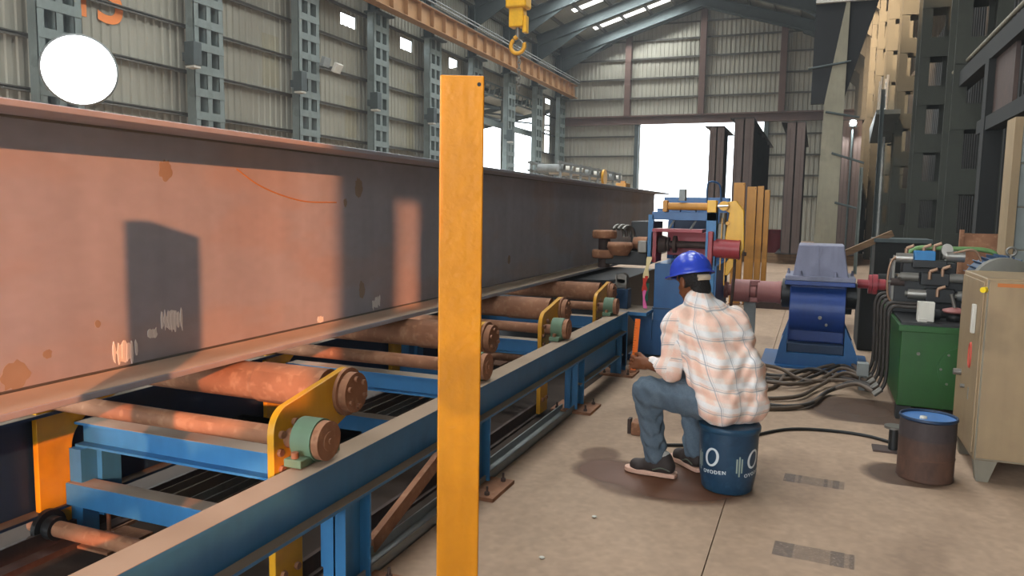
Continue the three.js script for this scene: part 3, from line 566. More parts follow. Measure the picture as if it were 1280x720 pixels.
// ---- drive shaft and gearbox
{
  const t = thing('drive_shaft', 'dusty red universal drive shaft between the blue machine and the gearbox', 'drive shaft', [0, 0.69, -8.3]);
  mesh('shaft_tube', [rod([-0.82, 0, 0], [-0.95, 0, 0], 0.085, 32), rod([-0.82, 0, 0], [-0.79, 0, 0], 0.06, 32)], M.redDusty, t);
  mesh('shaft_sleeve', [rod([-0.79, 0, 0], [-0.6, 0, 0], 0.118, 36)], M.redDusty, t);
  mesh('yoke', [rod([-0.6, 0, 0], [-0.54, 0, 0], 0.07, 24), span(-0.6, -0.5, 0.06, 0.115, -0.05, 0.05, 0.01), span(-0.6, -0.5, -0.115, -0.06, -0.05, 0.05, 0.01), rod([-0.55, -0.11, 0], [-0.55, 0.11, 0], 0.028, 16)], M.redDusty, t);
  mesh('coupling', [rod([-0.52, 0, 0], [-0.33, 0, 0], 0.112, 36), rod([-0.33, 0, 0], [-0.29, 0, 0], 0.118, 36)], M.redDusty, t);
  mesh('end_ring', rod([-0.29, 0, 0], [-0.24, 0, 0], 0.075, 28), M.darkRust, t);
  mesh('stand', [span(-0.66, -0.54, -0.69, -0.12, -0.12, -0.06), span(-0.7, -0.5, -0.69, -0.67, -0.2, 0.1)], M.greySteel, t);
}
{
  const t = thing('gearbox', 'big blue gearbox with dusty lilac-grey lid on a welded base frame', 'gearbox', [0.06, 0, -8.3]);
  const lid = mesh('lid', [plateZ(shape([[-0.245, 0.88], [0.27, 0.88], [0.215, 1.2], [-0.2, 1.2]]), -0.33, 0.6, 0.012)], M.gearTop, t);
  mesh('lid_rib', [beamBetween([-0.02, 1.2, 0.272], [-0.005, 0.92, 0.272], 0.012, 0.01), beamBetween([0.02, 1.19, 0.272], [-0.005, 1.06, 0.272], 0.012, 0.01)], M.gearTop, lid);
  const fl = mesh('split_flange', [span(-0.31, 0.33, 0.85, 0.895, -0.36, 0.34, 0.006)], M.gearTop, t);
  mesh('split_flange', [span(-0.31, 0.33, 0.805, 0.848, -0.36, 0.34, 0.006)], M.gearBlue, t);
  for (const [x, z] of [[-0.17, 0.31], [0.15, 0.31], [-0.29, 0], [0.31, 0]]) mesh('bolt', [boltY(x, 0.895, z, 0.018, 0.022), rod([x, 0.915, z], [x, 0.945, z], 0.011, 10)], M.gearTop, fl);
  const body = mesh('housing', [plateZ(shape([[-0.26, 0.23], [0.26, 0.23], [0.26, 0.81], [-0.26, 0.81]]), -0.33, 0.56, 0.015)], M.gearBlue, t);
  mesh('front_cover', [new THREE.CylinderGeometry(0.24, 0.24, 0.5, 36, 1, false).rotateZ(Math.PI / 2).translate(0, 0.56, 0.13)], M.gearBlue, body);
  for (const [xa, xb, y, z, r] of [[-0.34, -0.26, 0.69, 0, 0.15], [0.26, 0.36, 0.69, 0, 0.13], [0.26, 0.33, 0.6, -0.2, 0.12]]) mesh('bearing_cover', rod([xa, y, z], [xb, y, z], r, 36), M.blackSteel, body);
  mesh('drain_plug', [rod([0.03, 0.5, 0.37], [0.03, 0.5, 0.4], 0.018, 6), rod([0.09, 0.43, 0.35], [0.09, 0.43, 0.38], 0.014, 6)], M.steel, body);
  mesh('base_frame', [plateZ(shape([[-0.37, 0.0], [0.42, 0.0], [0.36, 0.2], [0.26, 0.42], [0.26, 0.2], [-0.26, 0.2], [-0.26, 0.42], [-0.33, 0.2]]), -0.36, 0.05), plateZ(shape([[-0.37, 0.0], [0.42, 0.0], [0.36, 0.2], [0.26, 0.42], [0.26, 0.14], [-0.26, 0.14], [-0.26, 0.42], [-0.33, 0.2]]), 0.36, 0.05), span(-0.33, -0.27, 0, 0.2, -0.36, 0.4), span(0.27, 0.36, 0, 0.2, -0.36, 0.4), span(-0.5, 0.5, 0, 0.02, -0.45, 0.5)], M.machineBlue, t);
  mesh('oil_pan', span(-0.26, 0.26, 0.14, 0.23, -0.3, 0.36, 0.008), M.navy, t);
}
{
  const t = thing('input_shaft', 'short red shaft with coupling flange on the right of the gearbox', 'shaft', [0.4, 0.82, -8.3]);
  mesh('shaft', rod([0.02, 0, 0], [0.34, 0, 0], 0.045, 24), M.red, t);
  mesh('coupling_flange', [rod([0.12, 0, 0], [0.15, 0, 0], 0.095, 28), rod([0.155, 0, 0], [0.2, 0, 0], 0.1, 28), rod([0.2, 0, 0], [0.27, 0, 0], 0.055, 28)], M.red, t);
}

// ================================================================ HYDRAULIC POWER PACK
{
  const t = thing('oil_tank', 'dark green hydraulic oil tank with rimmed lid beside the cream cabinet', 'oil tank', [0.63, 0, -6.2]);
  mesh('tank_shell', [span(0, 0.95, 0.1, 0.7, -1.7, 0, 0.01)], M.green, t);
  mesh('rim', [span(-0.02, 0.97, 0.66, 0.705, -1.72, 0.025, 0.004)], M.green, t);
  mesh('lid', span(0, 0.95, 0.705, 0.725, -1.7, 0), M.blackSteel, t);
  const man = mesh('manhole_cover', rod([0.42, 0.4, 0], [0.42, 0.4, 0.012], 0.17, 40), M.green, t);
  for (let k = 0; k < 8; k++) mesh('bolt', rod([0.42 + 0.15 * Math.cos(k * 0.785), 0.4 + 0.15 * Math.sin(k * 0.785), 0.012], [0.42 + 0.15 * Math.cos(k * 0.785), 0.4 + 0.15 * Math.sin(k * 0.785), 0.022], 0.009, 6), M.steel, man);
  mesh('level_plug', rod([0.12, 0.5, 0], [0.12, 0.5, 0.02], 0.012, 8), M.steel, t);
  for (const [x, z] of [[0.05, -0.05], [0.9, -0.05], [0.05, -1.65], [0.9, -1.65]]) mesh('foot', span(x - 0.05, x + 0.05, 0, 0.1, z - 0.05, z + 0.05), M.blackSteel, t);
}
{
  const t = thing('valve_stack', 'dark hydraulic valve block with shiny solenoids on top of the green tank', 'valve block', [0.62, 0.725, -6.95]);
  t.scale.y = 1.22;
  mesh('manifold', [span(0, 0.5, 0, 0.24, -0.22, 0.1, 0.006), span(0.06, 0.44, 0.24, 0.33, -0.16, 0.04, 0.006)], M.blackSteel, t);
  const sol = (x, y, z, l, r, m) => { const s = mesh('solenoid', [rod([x - l / 2, y, z], [x + l / 2, y, z], r, 22)], m, t); mesh('end_nut', rod([x - l / 2 - 0.02, y, z], [x - l / 2, y, z], r * 0.6, 6), M.steel, s); };
  sol(0.06, 0.36, 0.1, 0.12, 0.032, M.chrome); sol(0.42, 0.38, 0.08, 0.13, 0.036, M.chrome); sol(0.1, 0.24, 0.14, 0.13, 0.028, M.steel); sol(0.44, 0.24, 0.14, 0.12, 0.03, M.steel); sol(0.16, 0.13, 0.16, 0.13, 0.032, M.chrome); sol(0.5, 0.13, 0.16, 0.12, 0.032, M.chrome); sol(0.02, 0.2, 0.12, 0.1, 0.024, M.darkRust);
  mesh('spool_body', [span(0.12, 0.36, 0.3, 0.35, 0.05, 0.14, 0.006), span(0.18, 0.38, 0.19, 0.27, 0.08, 0.17, 0.006), span(0.22, 0.42, 0.08, 0.17, 0.1, 0.19, 0.006)], M.blackSteel, t);
  mesh('coil', span(0.13, 0.28, 0.33, 0.41, 0.02, 0.12, 0.008), M.blueSolenoid, t, 'bright blue coil');
  mesh('coil', span(0.55, 0.7, 0.1, 0.3, 0.0, 0.14, 0.01), M.navy, t); mesh('pressure_gauge', [rod([0.36, 0.42, 0.06], [0.36, 0.42, 0.1], 0.04, 24), rod([0.36, 0.33, 0.05], [0.36, 0.4, 0.07], 0.012, 10)], M.chrome, t);
  for (const [x, y, z] of [[0.2, 0.43, 0.06], [0.28, 0.44, 0.0], [0.08, 0.42, 0.02], [0.33, 0.3, 0.16], [0.24, 0.28, 0.18], [0.3, 0.17, 0.2]]) mesh('hose_nipple', [rod([x, y - 0.05, z], [x, y, z], 0.014, 8), rod([x, y, z], [x + 0.05, y + 0.02, z + 0.02], 0.012, 8)], M.copper, t);
  mesh('pilot_pipe', tube([[0.05, 0.38, 0.1], [-0.03, 0.34, 0.12], [-0.04, 0.1, 0.12], [0.02, 0.04, 0.12]], 0.009, 24, 6), M.copper, t); mesh('pilot_pipe', tube([[0.4, 0.4, 0.1], [0.55, 0.42, 0.1], [0.62, 0.3, 0.1]], 0.009, 24, 6), M.copper, t);
  mesh('side_plate', span(-0.02, 0.0, -0.02, 0.34, -0.2, 0.08), M.steel, t);
}
for (let i = 0; i < 5; i++) {                                             // steel pipes that run down the tank's left face
  const z = -6.55 - i * 0.19, x = 0.575 - 0.012 * i;
  const t = thing('oil_pipe', `${['nearest', 'second', 'third', 'fourth', 'farthest'][i]} of five dark steel pipes bent down the left side of the green tank`, 'pipe', [0, 0, z], 'steel pipes down the side of the green tank');
  mesh('pipe', tube([[0.85, 0.8 + 0.008 * i, 0], [0.68, 0.8 + 0.008 * i, 0], [x + 0.03, 0.8 + 0.005 * i, 0], [x, 0.76, 0], [x, 0.6, 0], [x, 0.2, 0], [x - 0.03, 0.12, 0]], 0.014, 50, 10), M.rubber, t);
  mesh('fitting', [rod([x - 0.02, 0.14, 0], [x - 0.075, 0.09, 0], 0.024, 6)], M.steel, t);
}
one('return_pipe', tube([[0.78, 0.73, -7.5], [0.78, 1.05, -7.5], [0.79, 1.19, -7.5], [0.86, 1.225, -7.5], [1.1, 1.225, -7.5], [1.36, 1.22, -7.5], [1.43, 1.19, -7.5], [1.44, 1.0, -7.5], [1.44, 0.73, -7.5]], 0.02, 80, 12), M.greenPipe, 'bent pale green pipe looping above the valve block', 'pipe');
{
  const t = thing('electric_motor', 'grey-blue electric motor with lifting eye behind the cream cabinet', 'motor', [1.3, 1.0, -6.5]);
  mesh('fan_cover', [rod([0, 0, -0.02], [0, 0, 0.1], 0.21, 44), lathe([[0, 0.14], [0.15, 0.13], [0.21, 0.1]], 0, 0, 0, 44).rotateX(Math.PI / 2)], M.motorGrey, t);
  mesh('stator', rod([0.02, 0.0, -0.5], [0.02, 0, -0.02], 0.19, 44), M.blueDeep, t);
  mesh('cooling_fins', [...Array(26)].map((_, k) => box(0.006, 0.035, 0.42, 0, 0.2, -0.26).rotateZ(k * 2 * Math.PI / 26).translate(0.02, 0, 0)), M.blueDeep, t).userData.kind = 'stuff';
  mesh('lifting_eye', [new THREE.TorusGeometry(0.03, 0.009, 10, 24).translate(0.06, 0.25, -0.1), rod([0.06, 0.19, -0.1], [0.06, 0.225, -0.1], 0.011, 10)], M.steel, t);
  mesh('motor_foot', span(-0.2, 0.24, -0.265, -0.18, -0.45, -0.05), M.blueDeep, t);
}
one('terminal_box', [span(0.74, 0.85, 0.726, 0.87, -6.38, -6.3, 0.004), span(0.74, 0.8, 0.7255, 0.74, -6.3, -6.27)], M.white, 'small white metal box standing on the front edge of the green tank', 'box');
{
  const t = thing('suction_filter', 'dusty pink filter cap with black fittings on the tank lid', 'filter', [1.0, 0.725, -6.45]);
  mesh('bowl', lathe([[0, 0], [0.05, 0], [0.055, 0.04], [0.03, 0.06], [0, 0.06]], 0, 0, 0, 28), M.black, t); mesh('cap', lathe([[0, 0.06], [0.085, 0.062], [0.08, 0.085], [0.03, 0.1], [0, 0.1]], 0, 0, 0, 32), M.redDusty, t);
  mesh('elbow', [rod([-0.1, 0.045, 0.02], [-0.03, 0.045, 0], 0.028, 16), rod([-0.2, 0.04, 0.03], [-0.1, 0.045, 0.02], 0.04, 16)], M.blackSteel, t); mesh('spout', rod([0.0, 0.1, 0], [-0.03, 0.2, 0], 0.014, 12), M.steel, t);
}
one('junction_block', [span(0.4, 0.49, 0.13, 0.24, -7.15, -7.05, 0.004), span(0.42, 0.47, 0, 0.13, -7.12, -7.08)], M.greySteel, 'small pale grey block where the floor hoses meet the green tank', 'junction block');
// rubber hoses on the floor between the tank and the conveyor machine
[
  [[0.5, 0.1, -6.6], [0.38, 0.12, -6.75], [0.2, 0.04, -6.8], [0.05, 0.03, -6.3], [-0.1, 0.02, -6.1], [-0.4, 0.02, -6.0], [-0.85, 0.02, -6.3]],
  [[0.49, 0.1, -6.8], [0.36, 0.1, -6.9], [0.18, 0.04, -6.75], [0.0, 0.03, -6.2], [-0.2, 0.02, -6.12], [-0.5, 0.02, -6.25], [-0.9, 0.02, -6.6]],
  [[0.48, 0.1, -7.0], [0.32, 0.1, -7.3], [0.1, 0.04, -6.9], [-0.08, 0.03, -6.45], [-0.35, 0.02, -6.33], [-0.95, 0.02, -6.7]],
  [[0.47, 0.1, -7.15], [0.3, 0.1, -7.5], [0.08, 0.04, -7.1], [-0.12, 0.06, -6.8], [-0.38, 0.05, -6.85], [-1.0, 0.02, -7.0]],
  [[0.46, 0.1, -7.3], [0.3, 0.08, -7.75], [0.05, 0.06, -7.2], [-0.14, 0.03, -6.9], [-0.42, 0.07, -6.95], [-1.0, 0.02, -7.2]],
  [[0.46, 0.1, -7.35], [0.36, 0.06, -8.0], [0.14, 0.05, -7.75], [-0.1, 0.02, -7.25], [-0.4, 0.02, -7.15], [-1.05, 0.02, -7.35]],
  [[0.5, 0.1, -6.7], [0.3, 0.07, -7.1], [0.0, 0.05, -7.05], [-0.25, 0.05, -7.5], [-0.5, 0.03, -7.75], [-0.75, 0.02, -7.9]],
  [[0.48, 0.1, -6.9], [0.25, 0.06, -7.3], [0.04, 0.07, -7.5], [-0.2, 0.02, -7.3], [-0.55, 0.02, -7.4], [-0.85, 0.02, -7.6]],
  [[0.47, 0.1, -7.1], [0.2, 0.02, -7.6], [-0.1, 0.02, -7.6], [-0.3, 0.02, -6.7], [-0.6, 0.04, -6.5], [-0.95, 0.02, -6.9]],
].forEach((p, i) => one('hydraulic_hose', tube(p, 0.017, 70, 8), i % 3 === 1 ? M.rubber : M.hose, `${ORD[i]} hose, counted from the front, in the brown tangle between tank and machine`, 'hose', 'hoses on the floor by the green tank'));
one('power_cable', tube([[-0.9, 0.011, -4.75], [-0.66, 0.011, -4.85], [-0.49, 0.011, -4.88], [-0.28, 0.011, -5.29], [-0.07, 0.011, -5.53], [0.18, 0.011, -5.6], [0.41, 0.011, -5.57], [0.6, 0.011, -5.42], [0.74, 0.011, -5.3]], 0.011, 90, 8), M.black, 'single black cable lying across the floor from the bucket to the small drum', 'cable');

// ================================================================ CABINET, DRUM, STUB
{
  const t = thing('control_cabinet', 'cream metal control cabinet on short feet at the right edge', 'cabinet', [0.9, 0, -4.87]);
  mesh('body', [span(0, 0.95, 0.13, 1.165, -0.68, -0.004, 0.008)], M.cream, t);
  const door = mesh('door', [span(0.012, 0.94, 0.145, 1.15, -0.004, 0.012, 0.004)], M.cream, t);
  mesh('side_panel', [span(-0.008, 0.001, 0.16, 1.14, -0.66, -0.03, 0.003)], M.cream, t);
  mesh('door_gasket', [span(0.008, 0.944, 0.138, 0.145, -0.004, 0.008), span(0.006, 0.012, 0.14, 1.155, -0.004, 0.008)], M.creamDark, door);
  mesh('handle', [span(-0.03, -0.008, 0.83, 1.0, -0.2, -0.16, 0.006)], M.white, t, 'pale vertical handle');
  mesh('red_mark', [new THREE.TorusGeometry(0.07, 0.008, 8, 32).scale(0.5, 1, 1).rotateY(Math.PI / 2).translate(-0.0085, 0.69, -0.25).scale(1, 1, 1)], std({ color: 0xb54a3a, roughness: 0.8 }), t, 'red painted oval');
  mesh('latch', [rod([-0.05, 0.54, -0.5], [-0.008, 0.54, -0.5], 0.02, 16), rod([-0.03, 0.48, -0.36], [-0.008, 0.48, -0.36], 0.012, 10)], M.steel, t);
  mesh('hinge', [span(-0.012, -0.008, 0.43, 0.5, -0.235, -0.215)], M.creamDark, t);
  mesh('pilot_lamp', [rod([0.0, 1.1, -0.006], [-0.02, 1.1, 0.02], 0.016, 16)], std({ color: 0xe0c21d, roughness: 0.3 }), t, 'small yellow lamp lens');
  mesh('label_strip', span(0.05, 0.3, 1.12, 1.14, 0.0121, 0.0135), std({ color: 0xb36a35, roughness: 0.8 }), t, 'rust-orange strip at the top of the door');
  for (const [x, z] of [[0.06, -0.06], [0.88, -0.06], [0.06, -0.6], [0.88, -0.6]]) mesh('foot', plateZ(shape([[x - 0.05, 0.13], [x + 0.07, 0.13], [x + 0.03, 0], [x - 0.03, 0]]), z - 0.03, 0.06), M.creamDark, t);
}
{
  const dr = tile(512, 256, 1, 1, (u, v) => { const a = fbm(u, v, 8, 5, 5, 131), b = fbm(u, v, 60, 30, 2, 134); let k = mix3([0.23, 0.16, 0.13], [0.42, 0.29, 0.22], a); k = mix3(k, [0.22, 0.2, 0.21], 0.8 * sstep(0.62, 0.86, v + 0.25 * (a - 0.5))); return k.map((q) => q * (0.9 + 0.2 * b)); });
  const t = thing('oil_drum', 'small rusty steel drum with a blue lid beside the cream cabinet', 'drum', [0.665, 0, -4.86]);
  const own = (g) => { g = g.toNonIndexed(); g.userData.own = true; return g; };
  mesh('shell', own(new THREE.LatheGeometry([[0.0, 0.004], [0.14, 0.004], [0.148, 0], [0.15, 0.012], [0.147, 0.03], [0.147, 0.12], [0.15, 0.128], [0.147, 0.136], [0.147, 0.235], [0.15, 0.243], [0.147, 0.251], [0.147, 0.345]].map((p) => new THREE.Vector2(...p)), 56)), std({ map: dr, roughness: 0.75, metalness: 0.1 }), t);
  mesh('rim', lathe([[0.14, 0.352], [0.147, 0.344], [0.153, 0.352], [0.15, 0.364], [0.143, 0.364], [0.14, 0.352]], 0, 0, 0, 56), M.navy, t);
  mesh('lid', lathe([[0, 0.352], [0.06, 0.35], [0.1, 0.347], [0.142, 0.35]], 0, 0, 0, 56), paint(0x5d93dd, 0.35), t, 'bright blue lid');
  mesh('bung', lathe([[0, 0.362], [0.018, 0.362], [0.02, 0.35]], -0.03, 0, 0.03, 20), M.white, t);
}
{
  const t = thing('pipe_stub', 'short black pipe stub with round flange on the floor behind the rusty drum', 'pipe stub', [0.54, 0, -5.32]);
  mesh('pipe', rod([0, 0.01, 0], [0, 0.16, 0], 0.03, 20), M.blackSteel, t); mesh('flange', [rod([0, 0.15, 0], [0, 0.165, 0], 0.06, 24)], M.steel, t); mesh('base_plate', span(-0.12, 0.06, 0, 0.012, -0.07, 0.07), M.darkRust, t);
}
{
  const t = thing('steel_shim', 'small rusty brown block lying on the floor beyond the sitting man', 'steel block', [-1.02, 0, -5.0]);
  mesh('block', [span(-0.06, 0.07, 0, 0.09, -0.06, 0.06, 0.01)], M.rust, t); mesh('pin', [rod([-0.08, 0.05, 0], [0.09, 0.05, 0], 0.022, 14), span(-0.09, -0.07, 0, 0.1, -0.03, 0.03)], M.darkRust, t);
}

// ================================================================ THE SITTING MAN
// signed-distance modelling: tapered capsules joined by a smooth minimum, meshed on a grid
const smin = (a, b, k) => { const h = clamp01(0.5 + 0.5 * (b - a) / k); return lerp(b, a, h) - k * h * (1 - h); };
function capsule(a, b, ra, rb) {
  const dx = b[0] - a[0], dy = b[1] - a[1], dz = b[2] - a[2], L = dx * dx + dy * dy + dz * dz || 1e-9;
  return (x, y, z) => { const px = x - a[0], py = y - a[1], pz = z - a[2], h = clamp01((px * dx + py * dy + pz * dz) / L); return Math.hypot(px - dx * h, py - dy * h, pz - dz * h) - lerp(ra, rb, h); };
}
const blend = (list, k) => (x, y, z) => { let d = list[0](x, y, z); for (let i = 1; i < list.length; i++) d = smin(d, list[i](x, y, z), k); return d; };
function sdfGeo(fn, lo, hi, cell) {
  const size = Math.max(hi[0] - lo[0], hi[1] - lo[1], hi[2] - lo[2]) + 4 * cell, res = Math.ceil(size / cell), half = res * cell / 2, c = [0, 1, 2].map((k) => (lo[k] + hi[k]) / 2);
  const mc = new MarchingCubes(res, M.black, false, false, 160000);
  mc.isolation = 0;
  let i = 0;
  for (let z = 0; z < res; z++) for (let y = 0; y < res; y++) for (let x = 0; x < res; x++, i++) mc.field[i] = -fn(c[0] + half * (x - res / 2) / (res / 2), c[1] + half * (y - res / 2) / (res / 2), c[2] + half * (z - res / 2) / (res / 2));
  mc.update();
  const n = mc.count, pos = new Float32Array(n * 3), nor = new Float32Array(n * 3), e = cell * 0.6;
  for (let v = 0; v < n; v++) {
    const p = [0, 1, 2].map((k) => c[k] + half * mc.positionArray[v * 3 + k]);
    const g = V(fn(p[0] + e, p[1], p[2]) - fn(p[0] - e, p[1], p[2]), fn(p[0], p[1] + e, p[2]) - fn(p[0], p[1] - e, p[2]), fn(p[0], p[1], p[2] + e) - fn(p[0], p[1], p[2] - e)).normalize();
    pos.set(p, v * 3); nor.set(g.toArray(), v * 3);
  }
  const g = new THREE.BufferGeometry();
  g.setAttribute('position', new THREE.BufferAttribute(pos, 3)); g.setAttribute('normal', new THREE.BufferAttribute(nor, 3));
  return g;
}
{
  const add = (a, b, k = 1) => [a[0] + b[0] * k, a[1] + b[1] * k, a[2] + b[2] * k];
  const mid = (a, b, t = 0.5) => [lerp(a[0], b[0], t), lerp(a[1], b[1], t), lerp(a[2], b[2], t)];
  const unit = (a) => { const l = Math.hypot(...a); return a.map((q) => q / l); };
  const cross = (a, b) => [a[1] * b[2] - a[2] * b[1], a[2] * b[0] - a[0] * b[2], a[0] * b[1] - a[1] * b[0]];
  const R = [0.69, 0, -0.72];                                            // the man's right
  const J = { pelvis: [-0.38, 0.475, -4.22], waist: [-0.42, 0.62, -4.27], chest: [-0.5, 0.8, -4.36], neck: [-0.59, 0.965, -4.44],
    hipL: [-0.45, 0.465, -4.17], hipR: [-0.32, 0.465, -4.3], kneeL: [-0.835, 0.485, -4.22], kneeR: [-0.655, 0.59, -4.58], ankL: [-0.785, 0.1, -4.245], ankR: [-0.58, 0.1, -4.42],
    shL: [-0.7, 0.86, -4.29], shR: [-0.4, 0.865, -4.55], elL: [-0.705, 0.62, -4.195], elR: [-0.6, 0.62, -4.72], wrL: [-0.845, 0.635, -4.255], wrR: [-0.88, 0.6, -4.46] };
  const fh = unit([-0.72, -0.24, -0.64]), rh = unit(cross(fh, [0, 1, 0])), uh = cross(rh, fh), H = [-0.652, 1.105, -4.49];
  const toHead = (x, y, z) => { const p = [x - H[0], y - H[1], z - H[2]]; return [p[0] * rh[0] + p[1] * rh[1] + p[2] * rh[2], p[0] * uh[0] + p[1] * uh[1] + p[2] * uh[2], p[0] * fh[0] + p[1] * fh[1] + p[2] * fh[2]]; };
  const hp = (a, b, c) => add(add(add(H, rh, a), uh, b), fh, c);
  const ell = (c, r) => (x, y, z) => { const q = toHead(x, y, z), k = Math.hypot((q[0] - c[0]) / r[0], (q[1] - c[1]) / r[1], (q[2] - c[2]) / r[2]); return (k - 1) * Math.min(...r); };
  const man = thing('person', 'seated man in blue helmet, pale checked shirt and jeans holding an orange tape', 'person', [0, 0, 0]);
  const skin = std({ color: 0x86502f, roughness: 0.6, map: TX.grime });
  // ---- body: one continuous skin surface, with finer grids for head and hands
  const bodyFn = blend([
    capsule(J.pelvis, J.waist, 0.115, 0.11), capsule(J.waist, J.chest, 0.11, 0.12), capsule(add(J.chest, R, -0.08), add(J.chest, R, 0.08), 0.095, 0.095), capsule(J.chest, J.neck, 0.08, 0.056), capsule(J.shL, J.shR, 0.05, 0.05),
    capsule(J.hipL, J.kneeL, 0.08, 0.05), capsule(J.kneeL, J.ankL, 0.05, 0.034), capsule(J.hipR, J.kneeR, 0.08, 0.05), capsule(J.kneeR, J.ankR, 0.05, 0.034),
    capsule(J.shL, J.elL, 0.045, 0.038), capsule(J.elL, J.wrL, 0.038, 0.027), capsule(J.shR, J.elR, 0.045, 0.038), capsule(J.elR, J.wrR, 0.038, 0.027), capsule(J.neck, hp(0, -0.04, -0.03), 0.058, 0.055)], 0.03);
  const headFn = blend([ell([0, 0.03, -0.01], [0.076, 0.098, 0.096]), ell([0, -0.055, 0.025], [0.056, 0.06, 0.066]), capsule(hp(0, 0.0, 0.088), hp(0, -0.03, 0.105), 0.011, 0.014), capsule(hp(0, -0.105, 0.06), hp(0, -0.1, 0.07), 0.02, 0.018),
    capsule(hp(-0.022, -0.06, 0.084), hp(0.022, -0.06, 0.084), 0.009, 0.009), capsule(hp(-0.03, 0.022, 0.082), hp(0.03, 0.022, 0.082), 0.012, 0.012), capsule(J.neck, hp(0, -0.05, -0.035), 0.06, 0.056)], 0.016);
  const ears = [-1, 1].map((s) => ell([s * 0.08, -0.012, -0.012], [0.012, 0.033, 0.02]));
  const head = (x, y, z) => smin(headFn(x, y, z), Math.min(ears[0](x, y, z), ears[1](x, y, z)), 0.008);
  const hand = (wr, d, n, l, grip) => {                                  // wrist, forearm direction, across the knuckles, towards the palm
    d = unit(d); const at = (a, b, c) => add(add(add(wr, d, a), n, b), l, c), parts = [capsule(at(-0.03, 0, 0), at(0.02, 0, 0.002), 0.026, 0.027)];
    const spread = [0.03, 0.01, -0.01, -0.029], len = [0.95, 1.05, 1, 0.82];
    for (const s of [-0.022, 0, 0.022]) parts.push(capsule(at(0.015, s * 0.8, 0), at(0.075, s, 0), 0.017, 0.0145));
    const fingers = [];
    spread.forEach((s, i) => {
      const k = len[i], c = grip;
      const a = at(0.084, s, 0.002), b = at(0.084 + 0.032 * k * (1 - 0.55 * c), s * 1.05, 0.03 * k * c), e = at(0.084 + 0.022 * k * (1 - c) + 0.008, s * 1.05, 0.052 * k * c + 0.006), f = at(0.062 + 0.03 * (1 - c), s * 1.02, 0.05 * k * c + 0.008);
      fingers.push(blend([capsule(a, b, 0.0105, 0.0098), capsule(b, e, 0.0098, 0.009), capsule(e, f, 0.009, 0.0078)], 0.004));
    });
    const th = blend([capsule(at(0.022, 0.024, 0.008), at(0.055, 0.047, 0.024), 0.0145, 0.012), capsule(at(0.055, 0.047, 0.024), at(0.083, 0.046, 0.036), 0.0115, 0.0092)], 0.006);
    const palm = blend(parts, 0.012);
    return (x, y, z) => { let q = palm(x, y, z); for (const f of fingers) q = smin(q, f(x, y, z), 0.004); return smin(q, th(x, y, z), 0.007); };
  };
  const dL = unit([-0.93, -0.02, -0.2]), nL = unit([0.1, 1, 0.05]), lL = unit([-0.25, 0.0, -1]);
  const handL = hand(J.wrL, dL, nL, lL, 0.85), handR = hand(J.wrR, [-0.9, -0.1, 0.15], unit([0, 0.9, -0.4]), unit([0.1, -0.35, 1]), 0.6);
  const near = (p, r) => [p.map((q) => q - r), p.map((q) => q + r)];
  mesh('body', [sdfGeo(bodyFn, [-0.98, 0.02, -4.85], [-0.12, 1.06, -4.0], 0.016), sdfGeo(head, ...near(add(H, uh, -0.015), 0.165), 0.0045), sdfGeo(handL, ...near(add(J.wrL, dL, 0.05), 0.095), 0.003), sdfGeo(handR, ...near(add(J.wrR, [-0.9, -0.1, 0.15], 0.05), 0.095), 0.0032)], skin, man);
  // ---- short dark hair at the back and sides
  const hairShell = ell([0, 0.03, -0.018], [0.083, 0.104, 0.099]), nape = ell([0, -0.055, -0.075], [0.062, 0.06, 0.04]);
  mesh('hair', sdfGeo((x, y, z) => { const q = toHead(x, y, z); return Math.max(smin(hairShell(x, y, z), nape(x, y, z), 0.02), q[2] - 0.035 + 0.5 * Math.max(0, -q[1] - 0.0), -q[1] - 0.1) + 0.0015 * Math.sin(q[0] * 420) * Math.sin(q[1] * 260); }, ...near(H, 0.15), 0.005), std({ color: 0x15110f, roughness: 0.8 }), man);
  // ---- shirt
  const wob = (x, y, z) => 0.0045 * Math.sin(34 * y + 9 * Math.sin(11 * x + 3 * z)) * Math.sin(17 * (x - z) + 4) + 0.0035 * Math.sin(58 * (0.7 * x + y * 0.6 - 0.5 * z) + 3 * Math.sin(23 * y));
  const S = (p, k, f = 0) => add(add(p, R, k), [-0.72, 0, -0.69], f);
  const torso = blend([
    capsule(S(J.pelvis, -0.07), S(J.waist, -0.075), 0.135, 0.135), capsule(S(J.pelvis, 0.085), S(J.waist, 0.085), 0.14, 0.14), capsule(S(J.waist, -0.075), S(J.chest, -0.08), 0.135, 0.128), capsule(S(J.waist, 0.085), S(J.chest, 0.085), 0.14, 0.128),
    capsule(S(J.chest, -0.09, -0.02), S(J.chest, 0.1, -0.02), 0.13, 0.13), capsule(mid(J.shL, J.neck, 0.1), J.neck, 0.078, 0.072), capsule(mid(J.shR, J.neck, 0.1), J.neck, 0.078, 0.072), capsule(J.chest, add(J.neck, [0.02, -0.03, 0.02]), 0.11, 0.082)], 0.05);
  const sleeveL = blend([capsule(J.shL, J.elL, 0.08, 0.06), capsule(J.elL, mid(J.elL, J.wrL, 0.94), 0.06, 0.048)], 0.03), sleeveR = blend([capsule(J.shR, J.elR, 0.082, 0.066), capsule(J.elR, mid(J.elR, J.wrR, 0.94), 0.066, 0.046)], 0.03);
  const cuff = capsule(mid(J.elL, J.wrL, 0.8), mid(J.elL, J.wrL, 0.97), 0.054, 0.053);
  const collar = capsule(hp(-0.03, -0.125, -0.045), hp(0.03, -0.125, -0.045), 0.062, 0.062);
  const headHole = capsule(J.neck, hp(0, 0.05, 0.0), 0.052, 0.075);
